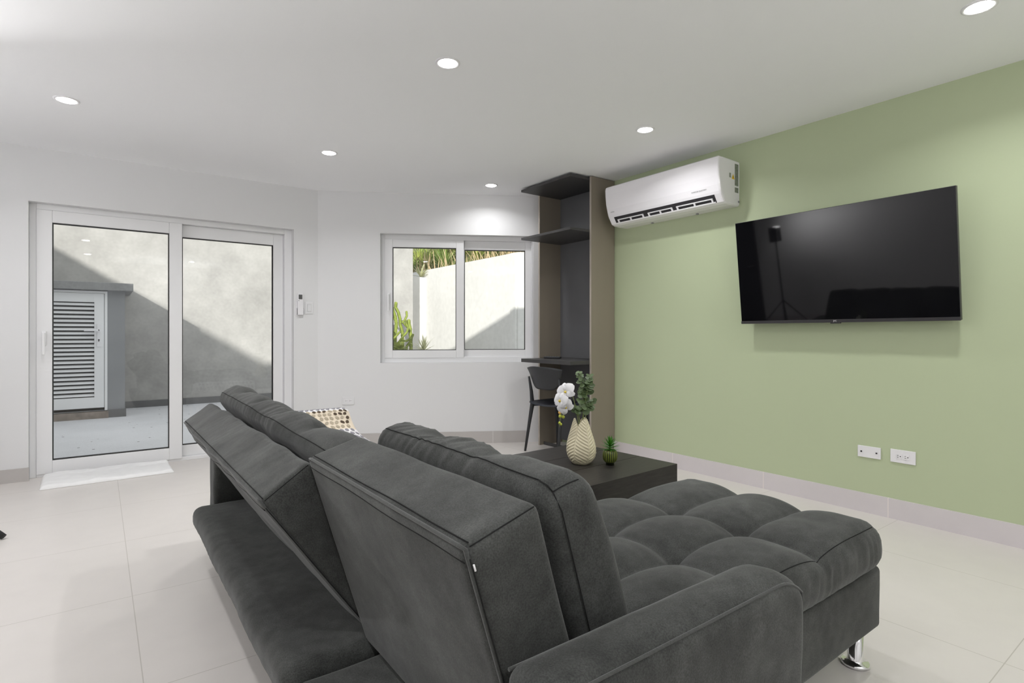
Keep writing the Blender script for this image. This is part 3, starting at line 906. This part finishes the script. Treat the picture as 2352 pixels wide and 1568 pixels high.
# ------------------------------------------------------------------ air conditioner
ac = thing('air_conditioner', 'white wall-mounted split air conditioner on the green wall', 'air conditioner', (GX, 2.85, 2.04))
Y0, Y1 = 2.300, 3.405
prof = [(3.80, 2.372), (3.60, 2.374), (3.552, 2.372), (3.535, 2.362), (3.530, 2.345), (3.532, 2.30), (3.540, 2.23), (3.552, 2.17), (3.566, 2.125),
        (3.575, 2.106), (3.612, 2.052), (3.64, 2.042), (3.70, 2.038), (3.80, 2.040)]
ca = MB()
def acring(y, ins):
    return [(x + (ins if x < 3.79 else 0) * 1.0, y, z + (-ins if z > 2.2 else ins)) for x, z in prof]
ca.sweep([acring(Y0, 0.016), acring(Y0+0.003, 0.007), acring(Y0+0.009, 0.002), acring(Y0+0.018, 0)] + [acring(Y0+0.018+(Y1-Y0-0.036)*i/8, 0) for i in range(1, 9)]
         + [acring(Y1-0.009, 0.002), acring(Y1-0.003, 0.007), acring(Y1, 0.016)], 0, False, True)
cobj = ca.build('casing', M['acwhite'], ac)
# outlet slot on the slanted lower front: dark recess with white vane
A0 = Vector((3.5745, 0, 2.1065)); A1 = Vector((3.6125, 0, 2.0515)); nrm = Vector((-(A0.z-A1.z), 0, A0.x-A1.x)).normalized()
nrm = Vector((-0.823, 0, -0.568))
def sl(t, y, o): q = A0.lerp(A1, t) + nrm*o; return (q.x, y, q.z)
SY0, SY1 = Y0+0.06, Y1-0.07
def slotbox(mb, t0, t1, y0, y1, o0, o1, mi=0):
    i = [mb.pt(p) for p in (sl(t0,y0,o0), sl(t1,y0,o0), sl(t1,y1,o0), sl(t0,y1,o0), sl(t0,y0,o1), sl(t1,y0,o1), sl(t1,y1,o1), sl(t0,y1,o1))]
    for q in ((0,3,2,1),(4,5,6,7),(0,1,5,4),(1,2,6,5),(2,3,7,6),(3,0,4,7)): mb.face([i[k] for k in q], mi)
sb_ = MB(); slotbox(sb_, 0.0, 0.95, SY0, SY1, -0.004, 0.0012); sb_.build('air_outlet', M['dark'], ac, label='dark outlet slot')
vn = MB()
slotbox(vn, 0.80, 0.92, SY0+0.005, SY1-0.005, 0.004, 0.012)
L = SY1 - SY0
for a, b_ in ((0.02, 0.345), (0.385, 0.63), (0.68, 0.965)):
    ya, yb = SY0 + a*L, SY0 + b_*L
    slotbox(vn, 0.36, 0.46, ya, yb, 0.004, 0.012)
    for q in (ya, (ya+yb)/2 - 0.008, yb - 0.013): slotbox(vn, 0.40, 0.86, q, q+0.013, 0.004, 0.011)
vn.build('louver_vane', M['acwhite'], ac)
# print on the front and labels on the end
fx = axes((0, -1, 0), (0.10, 0, 0.995), (-0.995, 0, 0.10), (3.5555, 2.475, 2.150))
writing('front_print', 'INVERTER QUATTRO', 0.0135, M['greymark'], fx, cobj)
writing('maker_print', 'midea', 0.018, M['greymark'], axes((0, -1, 0), (0.10, 0, 0.995), (-0.995, 0, 0.10), (3.5555, 3.335, 2.150)), cobj)
lab = MB(); lab.box((3.742, Y0-0.0008, 2.185), (3.787, Y0+0.001, 2.345)); lab.box((3.742, Y0-0.0008, 2.135), (3.787, Y0+0.001, 2.172)); lab.box((3.672, Y0-0.0008, 2.235), (3.690, Y0+0.001, 2.268))
lab.build('rating_label', M['greylabel'], cobj)
tri = MB(); a = [tri.pt(p) for p in ((3.700, Y0-0.001, 2.228), (3.738, Y0-0.001, 2.228), (3.719, Y0-0.001, 2.268))]; tri.face(a); tri.build('warning_triangle', M['yellow'], cobj)
tri = MB(); tri.box((3.7175, Y0-0.0018, 2.236), (3.7205, Y0-0.0012, 2.253)); tri.build('warning_bolt', M['dark'], cobj)
for y in (2.62, 3.06): B((3.745, y, 2.030), (3.765, y+0.014, 2.041), 'clip', M['greymark'], ac)
B((3.782, Y0-0.004, 2.066), (3.797, Y0+0.004, 2.078), 'clip', M['greymark'], ac)

# ------------------------------------------------------------------ television
tv = thing('television', 'large black flat television tilted forward on the green wall', 'television', (GX, 1.59, 1.17))
TT = math.atan2(0.085, 0.708)
tm = axes((0, -1, 0), (-math.sin(TT), 0, math.cos(TT)), (-math.cos(TT), 0, -math.sin(TT)), (3.700, 1.589, 1.171))   # X along the wall, Y up the screen, Z out of the screen
TW, TH = 1.264, 0.713
t_ = MB(); t_.T = tm; t_.box((-TW/2, 0, -0.028), (TW/2, TH, -0.002)); t_.box((-0.45, 0.08, -0.06), (0.45, 0.5, -0.028))
t_.build('casing', M['tvbezel'], tv, bevel=0.002)
t_ = MB(); t_.T = tm; t_.box((-TW/2+0.003, 0.019, -0.004), (TW/2-0.003, TH-0.003, 0.0)); t_.build('screen', M['tvscreen'], tv)
t_ = MB(); t_.T = tm; t_.box((-TW/2, -0.001, -0.006), (TW/2, 0.018, 0.0035)); t_.box((-0.03, -0.008, -0.012), (0.03, 0.001, 0.001)); bez = t_.build('lower_bezel', M['tvbezel'], tv, bevel=0.001)
writing('maker_logo', 'JVC', 0.013, M['plate'], tm @ Matrix.Translation((0, 0.009, 0.0038)), bez)
t_ = MB(); t_.box((3.74, 1.40, 1.35), (3.799, 1.78, 1.70)); t_.build('wall_bracket', M['blackmetal'], tv)

# ------------------------------------------------------------------ wall plates
def east_plate(name, label, cat, y0, y1, z0, z1):
    t = thing(name, label, cat, (GX, (y0+y1)/2, (z0+z1)/2))
    B((GX-0.008, y0, z0), (GX, y1, z1), 'plate', M['plate'], t, bevel=0.002)
    return t
bp = east_plate('blank_wall_plate', 'blank white wall plate with two dark screws, left of the socket on the green wall', 'wall plate', 1.371, 1.498, 0.338, 0.408)
for y in (1.393, 1.477): B((GX-0.011, y-0.004, 0.369), (GX-0.006, y+0.004, 0.377), 'screw', M['dark'], bp)
def sockets(parent, P):
    """P(a, b, out): a along the plate, b up, out from the wall; two outlets"""
    for c in (-0.019, 0.019):
        def bx(a0, a1, b0, b1, o0, o1):
            m = MB(); i = [m.pt(P(*q)) for q in ((a0,b0,o0),(a1,b0,o0),(a1,b1,o0),(a0,b1,o0),(a0,b0,o1),(a1,b0,o1),(a1,b1,o1),(a0,b1,o1))]
            for q in ((0,3,2,1),(4,5,6,7),(0,1,5,4),(1,2,6,5),(2,3,7,6),(3,0,4,7)): m.face([i[k] for k in q])
            return m
        f = bx(c-0.0165, c+0.0165, -0.0155, 0.0155, 0.006, 0.0095).build('socket_face', M['plate'], parent)
        bx(c-0.009, c-0.002, 0.004, 0.0062, 0.0085, 0.0102).build('slot', M['dark'], f)
        bx(c-0.009, c-0.002, -0.0062, -0.004, 0.0085, 0.0102).build('slot', M['dark'], f)
        bx(c+0.005, c+0.0098, -0.0024, 0.0024, 0.0085, 0.0102).build('slot', M['dark'], f)
ge = east_plate('wall_socket', 'white double wall socket on the green wall under the television', 'wall socket', 1.192, 1.320, 0.337, 0.414)
sockets(ge, lambda a, b_, o: (GX-o, 1.256-a, 0.3755+b_))
ws = thing('wall_socket', 'white double wall socket on the white wall below the sliding window', 'wall socket', WW(0.29, 0, 0.442), WANG)
w = MB(); w.T = WT; w.box((0.232, -0.008, 0.404), (0.348, 0, 0.480)); w.build('plate', M['plate_white'], ws, bevel=0.002)
sockets(ws, lambda a, b_, o: WW(0.290+a, -o, 0.442+b_))
sw = thing('light_switch', 'white light switch plate beside the air conditioner remote by the sliding door', 'light switch', (1.636, DY, 1.35))
B((1.597, DY-0.007, 1.292), (1.674, DY, 1.408), 'plate', M['plate_white'], sw, bevel=0.002)
B((1.618, DY-0.0115, 1.317), (1.653, DY-0.005, 1.383), 'rocker', M['plate_white'], sw, bevel=0.002)
MB().frame(1.6165, 1.6545, 1.3155, 1.3845, 0.0016, DY-0.0076, DY-0.006).build('rocker_gap', M['greymark'], sw)
rh = thing('remote_holder', 'white plastic remote holder on the wall beside the sliding door', 'holder', (1.548, DY, 1.33))
h = MB(); h.box((1.518, DY-0.004, 1.283), (1.578, DY, 1.40)); h.box((1.518, DY-0.030, 1.283), (1.521, DY, 1.345)); h.box((1.575, DY-0.030, 1.283), (1.578, DY, 1.345))
h.box((1.518, DY-0.030, 1.283), (1.578, DY-0.027, 1.340)); h.box((1.518, DY-0.030, 1.280), (1.578, DY, 1.284)); h.build('cradle', M['plate'], rh)
rr = thing('remote_control', 'white air conditioner remote with grey display in the wall holder', 'remote', (1.548, DY-0.015, 1.285))
B((1.523, DY-0.025, 1.285), (1.573, DY-0.006, 1.487), 'body', M['plate'], rr, bevel=0.004)
B((1.531, DY-0.0262, 1.430), (1.565, DY-0.024, 1.474), 'display', M['screen_grey'], rr)
for zz in (1.418, 1.40, 1.382, 1.364):
    for xx in (1.533, 1.546, 1.559): B((xx-0.004, DY-0.0266, zz-0.005), (xx+0.004, DY-0.024, zz+0.003), 'button', M['greymark'] if (zz, xx) == (1.418, 1.533) else M['plate'], rr)

# ------------------------------------------------------------------ towel in front of the door
def towel_z(u, v):
    z = 0.028 + 0.008*noise.noise(Vector((u*5, v*4, 0.3))) + 0.004*noise.noise(Vector((u*16, v*9, 2)))
    z += 0.016*math.exp(-((v - 0.80)/0.055)**2)*(0.5 + 0.5*u) + 0.010*math.exp(-((v - 0.93)/0.04)**2)
    e = min(v/0.05, (1-v)/0.03, u/0.02, (1-u)/0.02, 1)
    return 0.004 + (z - 0.004) * max(0.0, e) ** 0.5
tb = MB(); nu, nv = 90, 40
quad = ((-0.335, 5.103), (0.480, 5.142), (0.472, 5.545), (-0.345, 5.540))
def tq(u, v):
    a = Vector(quad[0]).lerp(Vector(quad[1]), u); b_ = Vector(quad[3]).lerp(Vector(quad[2]), u)
    p = a.lerp(b_, v); k = 0.008*noise.noise(Vector((u*4, v*4, 5)))
    return (p.x + k, p.y + k)
tp = [[tb.pt((*tq(i/nu, j/nv), towel_z(i/nu, j/nv))) for j in range(nv+1)] for i in range(nu+1)]
bt = [[tb.pt((*tq(i/nu, j/nv), 0.001)) for j in (0, nv)] for i in range(nu+1)]
for i in range(nu):
    for j in range(nv): tb.face((tp[i][j], tp[i+1][j], tp[i+1][j+1], tp[i][j+1]), 0, True)
    tb.face((bt[i][0], bt[i+1][0], tp[i+1][0], tp[i][0])); tb.face((tp[i][nv], tp[i+1][nv], bt[i+1][1], bt[i][1]))
    tb.face((bt[i][1], bt[i+1][1], bt[i+1][0], bt[i][0]))
for i in (0, nu): tb.face([bt[i][0]] + [tp[i][j] for j in range(nv+1)] + [bt[i][1]])
tag(tb.build('towel', M['towel']), 'folded white towel lying on the floor against the sliding door', 'towel')

# ------------------------------------------------------------------ leaf-print lounge chair behind the sofa
lc = thing('lounge_chair', 'low lounge chair in a leaf-print cover by the white wall behind the sofa', 'chair', (1.20, 3.85, 0))
LX0, LX1 = 0.86, 1.50
lp = [(4.16, 0.28), (4.155, 0.42), (4.135, 0.515), (4.095, 0.548), (4.055, 0.535), (4.02, 0.500), (3.97, 0.455), (3.90, 0.418), (3.80, 0.395), (3.66, 0.380), (3.52, 0.375), (3.44, 0.355), (3.42, 0.31), (3.42, 0.24)]
def lpt(t):
    f = t*(len(lp)-1); i = min(int(f), len(lp)-2); s_ = f - i
    p0, p1, p2, p3 = lp[max(i-1, 0)], lp[i], lp[i+1], lp[min(i+2, len(lp)-1)]
    return tuple(0.5*((2*p1[k]) + (-p0[k]+p2[k])*s_ + (2*p0[k]-5*p1[k]+4*p2[k]-p3[k])*s_*s_ + (-p0[k]+3*p1[k]-3*p2[k]+p3[k])*s_**3) for k in (0, 1))
def lsurf(u, t, o=0.0):
    y, z = lpt(t); y2, z2 = lpt(min(t+0.01, 1)); y1, z1 = lpt(max(t-0.01, 0))
    d = Vector((0, y2-y1, z2-z1)).normalized(); n = Vector((0, d.z, -d.y))
    rr = 0.018*(max(0, abs(2*u-1) - 0.8)/0.2)**2
    return Vector((LX0 + (LX1-LX0)*u, y, z)) + n*(o - rr)
cv = MB(); nu, nt_ = 16, 60
g = [[cv.pt(lsurf(i/nu, j/nt_)) for j in range(nt_+1)] for i in range(nu+1)]
g2 = [[cv.pt(lsurf(i/nu, j/nt_, -0.05)) for j in range(nt_+1)] for i in range(nu+1)]
for i in range(nu):
    for j in range(nt_):
        wht = 1 if (j/nt_ < 0.30 or j/nt_ > 0.53) else 0  # white back and edges; the seat is whitened as if lit from above
        cv.face((g[i][j], g[i+1][j], g[i+1][j+1], g[i][j+1]), wht, True); cv.face((g2[i][j], g2[i][j+1], g2[i+1][j+1], g2[i+1][j]), wht, True)
for i in (0, nu):
    for j in range(nt_): cv.face((g[i][j], g[i][j+1], g2[i][j+1], g2[i][j]), 1)
random.seed(21)
rows = 18
for rj in range(rows):
    t0 = 0.12 + 0.86*rj/rows
    u0 = 0.04 + random.uniform(0, 0.05)
    while u0 < 0.97:
        run = random.choice((2, 3, 3)); kind = random.choice((2, 3)) if 0.30 < t0 < 0.55 else 4
        for q in range(run):
            if u0 > 0.97: break
            tilt = random.uniform(-0.5, 0.5); ln = 0.0225; wd = 0.0135
            ring = []
            for k in range(10):
                a = 2*math.pi*k/10; ex = math.cos(a)*wd*(abs(math.cos(a))**0.3); ey = math.sin(a)*ln
                px, py = ex*math.cos(tilt) - ey*math.sin(tilt), ex*math.sin(tilt) + ey*math.cos(tilt)
                ring.append(cv.pt(lsurf(min(max(u0 + px/(LX1-LX0), 0.0), 1), min(max(t0 + py/1.15, 0), 1), 0.0025)))
            cv.face(ring, kind)
            u0 += 0.056
        u0 += 0.010
cv.build('seat_cover', [M['cream_cloth'], M['white_cloth'], M['leafbrown'], M['leaftaupe'], M['leafgrey']], lc)
for x in (LX0+0.05, LX1-0.05):
    MB().tube([(x, 4.13, 0.34), (x, 4.02, 0.20), (x, 3.90, 0.03), (x, 3.75, 0.016), (x, 3.50, 0.016), (x, 3.46, 0.05), (x, 3.47, 0.24)], 0.016, 8).build('leg_frame', M['wood'], lc)
MB().tube([(LX0+0.05, 3.55, 0.016), (LX1-0.05, 3.55, 0.016)], 0.012, 8).build('stretcher', M['wood'], lc)

# ------------------------------------------------------------------ photographer's light stand, just beyond the left edge, and an added unseen one
def light_stand(x, y, label, turn, power, aim):
    ls = thing('light_stand', label, 'stand', (x, y, 0), group='photographic light stands')
    MB().tube([(x, y, 0.12), (x, y, 1.42)], 0.012, 10).build('pole', M['blackmetal'], ls)
    for k in range(3):
        a = R(turn + 120*k); ex, ey = x + 0.48*math.cos(a), y + 0.48*math.sin(a)
        lg = MB().tube([(x, y, 0.52), (ex, ey, 0.018)], 0.008, 8).build('leg', M['blackmetal'], ls)
        MB().tube([(ex - 0.05*math.cos(a), ey - 0.05*math.sin(a), 0.062), (ex + 0.010*math.cos(a), ey + 0.010*math.sin(a), 0.012)], [0.012, 0.016], 8).build('rubber_foot', M['gasket'], lg)
    hb = MB().frame(x-0.06, x+0.06, 1.40, 1.62, 0.008, y-0.06, y+0.06); hb.box((x-0.05, y-0.05, 1.41), (x+0.05, y+0.05, 1.60))
    hb.build('flash_head', M['blackmetal'], ls)
    if power:
        ld = bpy.data.lights.new('flash_lamp', 'AREA'); ld.size = 0.10; ld.energy = power; ld.color = (1.0, 0.99, 0.99)
        lo = bpy.data.objects.new('flash_lamp', ld); COL.objects.link(lo); lo.parent = ls
        lo.location = (0, 0, 1.64)
        lo.rotation_euler = Vector(aim).to_track_quat('-Z', 'Y').to_euler()
light_stand(-0.82, 4.28, 'black tripod light stand, only a rubber foot showing at the left edge of the floor', -33, FLASH_W, (-1.0, -1.4, -0.55))
light_stand(1.2, -1.60, 'second black tripod light stand, added unseen behind the viewpoint to brighten the ceiling', 10, FLASH_W*0.36, (0.05, 0.42, 0.90))  # stand and flash added behind the viewpoint to brighten the ceiling

# ------------------------------------------------------------------ courtyard
B((-3.4, 5.7, -0.2), (9.0, 17.0, -0.015), 'ground_courtyard', M['yard'], kind='structure')
B((-3.2, 10.15, -0.02), (5.06, 10.40, 4.2), 'courtyard_wall_back', M['plaster'], kind='structure')
B((-3.3, -1.0, -0.02), (-3.0, 10.15, 3.87), 'courtyard_wall_side', M['plaster'], kind='structure')  # unseen wall, placed and sized so its shadow edge crosses the back wall
B((0.28, 10.135, -0.02), (3.6, 10.15, 0.085), 'courtyard_skirting', M['skirt'], kind='structure')

shed = thing('utility_shed', 'grey rendered utility cupboard with white louvred door in the courtyard', 'shed', (-0.2, 9.6, 0))
s = MB(); s.box((0.095, 9.17, 0), (0.285, 10.14, 1.675)); s.box((-0.95, 9.17, 0), (-0.72, 10.14, 1.675)); s.box((-0.72, 9.95, 0.08), (0.095, 10.14, 1.675)); s.build('shed_wall', M['shedpaint'], shed)
B((-1.05, 9.06, 1.675), (0.375, 10.14, 1.775), 'roof_slab', M['slab'], shed, bevel=0.006)
B((-0.73, 9.13, -0.015), (0.105, 9.95, 0.075), 'door_sill', M['sill'], shed)
B((0.09, 9.155, -0.015), (0.297, 9.5, 0.090), 'skirting', M['skirt'], shed)
MB().frame(-0.72, 0.093, 0.085, 1.665, (0.03, 0.03, 0.0005, 0.03), 9.165, 9.22).build('door_frame', M['alu'], shed)
dr = MB(); dr.frame(-0.688, 0.058, 0.125, 1.632, (0.09, 0.105, 0.14, 0.115), 9.168, 9.205)
ns = 23
for k in range(ns):
    z = 0.268 + (1.514-0.268)*(k + 0.5)/ns
    i = [dr.pt(p) for p in ((-0.60, 9.172, z-0.016), (-0.047, 9.172, z-0.016), (-0.047, 9.196, z+0.016), (-0.60, 9.196, z+0.016), (-0.60, 9.176, z-0.016), (-0.047, 9.176, z-0.016), (-0.047, 9.200, z+0.016), (-0.60, 9.200, z+0.016))]
    for q in ((0,1,2,3),(4,7,6,5),(0,4,5,1),(3,2,6,7),(0,3,7,4),(1,5,6,2)): dr.face([i[c] for c in q])
dob = dr.build('louvred_door', M['alu'], shed, bevel=0.001)
B((-0.60, 9.23, 0.26), (-0.047, 9.24, 1.52), 'louver_shade_sheet', M['gasket'], dob)  # black sheet stands in for the shade between the slats
hd = MB(); hd.box((-0.020, 9.155, 0.93), (0.022, 9.170, 1.23)); hd.box((-0.155, 9.11, 1.135), (0.012, 9.125, 1.165)); hd.box((-0.008, 9.11, 1.14), (0.010, 9.16, 1.16))
ho = hd.build('door_handle', M['plate'], dob, bevel=0.003)
kh = MB(); kh.lathe([(0.010, 0), (0.010, 0.002), (0.0005, 0.002)], n=12, cap=False); kh.box((-0.004, -0.024, 0), (0.004, 0, 0.002))
kh.v = [Matrix.Translation((0.001, 9.1545, 1.02)) @ Matrix.Rotation(R(90), 4, 'X') @ v for v in kh.v]; kh.build('keyhole', M['dark'], ho)

# garden beyond the window
B((5.60, 7.37, -0.02), (5.85, 16.0, 2.46), 'garden_wall_long', M['whitewall'], kind='structure')
B((5.56, 7.40, -0.02), (5.61, 7.54, 2.455), 'garden_wall_pier', M['whitewall'], kind='structure')
w = MB(); w.T = Matrix.Translation((5.60, 7.37, 0)) @ Matrix.Rotation(R(-35), 4, 'Z'); w.box((0, 0, -0.02), (3.5, 0.25, 2.46)); w.build('garden_wall_return', M['whitewall'], kind='structure')
B((4.70, 10.60, -0.02), (5.60, 10.85, 2.30), 'garden_wall_end', M['whitewall'], kind='structure')
hl = MB()
pr = [(5.86, 2.30), (6.3, 2.42), (7.2, 3.0), (8.5, 4.2), (11.0, 6.0)]
ids = [[hl.pt((x, y, z + 0.15*noise.noise(Vector((x, y, 0))))) for x, z in pr] for y in [3 + 0.8*k for k in range(24)]]
for a, b_ in zip(ids[:-1], ids[1:]):
    for k in range(len(pr)-1): hl.face((a[k], a[k+1], b_[k+1], b_[k]), 0, True)
hl.build('hillside', M['hill'], kind='structure')

def rosette(c, n, L, wd, el0, el1, seed, mi=0, mb=None, droop=0.25):
    rnd = random.Random(seed); mb = mb or MB()
    for k in range(n):
        a = rnd.uniform(0, 2*math.pi); e = R(rnd.uniform(el0, el1)); l = L*rnd.uniform(0.7, 1.1)
        mb.blade(c, (math.cos(a)*math.cos(e), math.sin(a)*math.cos(e), math.sin(e)), l, wd, droop, 6, mi)
    return mb
rnd = random.Random(5)
for k in range(26):
    y = 6.9 + 0.36*k + rnd.uniform(-0.1, 0.1); x = 6.5 + (k % 3)*0.45 + rnd.uniform(-0.1, 0.1)
    z = 2.42 + max(0, (x - 6.2))*0.62
    lime = k % 2
    o = rosette((x, y, z), 46, 0.72, 0.07, 32, 88, 100+k).build('agave', M['agave2'] if lime else M['agave'])
    tag(o, 'lime green strappy plant growing above the white garden wall' if lime else 'darker green spiky plant growing above the white garden wall', 'plant', 'plants on the bank above the garden wall')
st_ = MB(); rnd = random.Random(9)
for k in range(330):
    y = rnd.uniform(7.0, 14.0); x = 5.98 + rnd.uniform(0, 0.5); l = rnd.uniform(0.35, 0.95)
    if y < 9.5 or rnd.random() < 0.5:
        st_.blade((x, y, 2.34), (rnd.uniform(-0.30, 0.1), rnd.uniform(-0.7, 0.7), 1), l, 0.028, 0.12, 4, 0, 0.4)
tag(st_.build('dry_reeds', M['straw'], kind='stuff'), 'dry straw-coloured reeds along the top of the white garden wall', 'dry grass')
o = rosette((5.52, 10.7, 2.32), 26, 0.34, 0.05, 10, 80, 77, droop=0.15).build('agave', M['yucca'])
tag(o, 'small pale spiky plant sitting on the low end of the white garden wall', 'plant')

def ribbed(mb, pts, r):
    def lob(k, i): return 1.0 if k % 3 == 0 else 0.50
    n0 = len(mb.f)
    P = []
    for i in range(len(pts)-1):
        for j in range(7): P.append(Vector(pts[i]).lerp(Vector(pts[i+1]), j/7))
    P.append(Vector(pts[-1])); N = len(P)
    mb.tube(P, [r*(0.9 if i % 2 else 1.08)*min(1, (N-i)/3.0 + 0.25) for i in range(N)], 12, 0, lob)
    return mb
cc = Vector((4.38, 9.55, 0))
cact = thing('candelabra_cactus', 'tall branching ribbed cactus seen through the left pane of the window', 'cactus', cc)
def cp(r, u, f): return cc + RGT*r + FWD*f + UPV*u
arms = [  # (side, up, depth) in metres along each stem, radius
    ([(0.02, 0.02, 0), (0.0, 0.75, 0), (0.016, 1.09, 0.02), (0.035, 1.29, 0.03), (0.016, 1.42, 0.02), (-0.012, 1.51, 0), (-0.048, 1.61, -0.02), (-0.044, 1.68, -0.03)], 0.034),
    ([(0.12, 0.02, 0.1), (0.14, 0.9, 0.1), (0.136, 1.14, 0.08), (0.10, 1.27, 0.06), (0.10, 1.38, 0.04), (0.072, 1.50, 0.02), (0.026, 1.59, 0.0), (0.040, 1.69, -0.02)], 0.032),
    ([(0.105, 1.30, 0.05), (0.175, 1.35, 0.10), (0.212, 1.44, 0.12), (0.203, 1.53, 0.12)], 0.023),
    ([(0.016, 1.36, 0.02), (-0.070, 1.44, -0.05), (-0.13, 1.55, -0.08)], 0.020),
    ([(0.14, 1.33, 0.06), (0.23, 1.21, 0.12), (0.26, 1.12, 0.16)], 0.022),
    ([(0.30, 0.02, 0.0), (0.31, 0.85, 0.0), (0.295, 1.19, 0.0), (0.272, 1.28, 0.0), (0.268, 1.37, 0.0)], 0.036),
    ([(0.268, 1.20, 0.0), (0.230, 1.28, -0.03), (0.222, 1.365, -0.05)], 0.022),
    ([(0.14, 0.98, -0.15), (0.20, 1.06, -0.15), (0.26, 1.13, -0.12), (0.285, 1.22, -0.12)], 0.022),
    ([(0.18, 0.98, -0.20), (0.27, 0.97, -0.24), (0.36, 1.02, -0.26), (0.405, 1.10, -0.27)], 0.024),
    ([(-0.06, 0.93, -0.20), (0.0, 0.98, -0.20), (0.06, 1.05, -0.16), (0.135, 1.15, -0.1)], 0.022),
    ([(0.05, 0.5, -0.1), (0.05, 0.82, -0.16), (0.10, 0.92, -0.16), (0.175, 1.01, -0.16)], 0.026),
    ([(-0.03, 0.02, -0.12), (-0.012, 0.82, -0.12), (-0.02, 0.96, -0.12), (0.0, 1.05, -0.12), (-0.012, 1.19, -0.12)], 0.030),
    ([(-0.08, 0.02, 0.0), (-0.06, 1.05, 0.0), (-0.065, 1.23, 0.0)], 0.026),
    ([(0.22, 0.4, -0.1), (0.25, 0.87, -0.1), (0.32, 0.96, -0.1), (0.35, 1.06, -0.1)], 0.024),
    ([(-0.16, 0.02, 0.1), (-0.15, 1.1, 0.1), (-0.17, 1.5, 0.1)], 0.030)]
for pts, r in arms:
    ribbed(MB(), [cp(*q) for q in pts], r).build('stem', M['cactus'], cact)
yu = rosette((4.42, 8.46, 0.80), 54, 0.34, 0.022, 5, 88, 31, droop=0.16)
yu.tube([(4.42, 8.46, -0.02), (4.42, 8.46, 0.81)], 0.05, 8)
tag(yu.build('yucca', M['yucca']), 'pale narrow-leaved yucca low in the left window pane, right of the cactus', 'plant')
gc = rosette((4.12, 8.78, 0.80), 50, 0.30, 0.06, 0, 75, 41, droop=0.35)
gc.tube([(4.12, 8.78, -0.02), (4.12, 8.78, 0.77)], 0.05, 8)
tag(gc.build('agave', M['agave2']), 'leafy lime green plant at the foot of the cactus outside the window', 'plant')
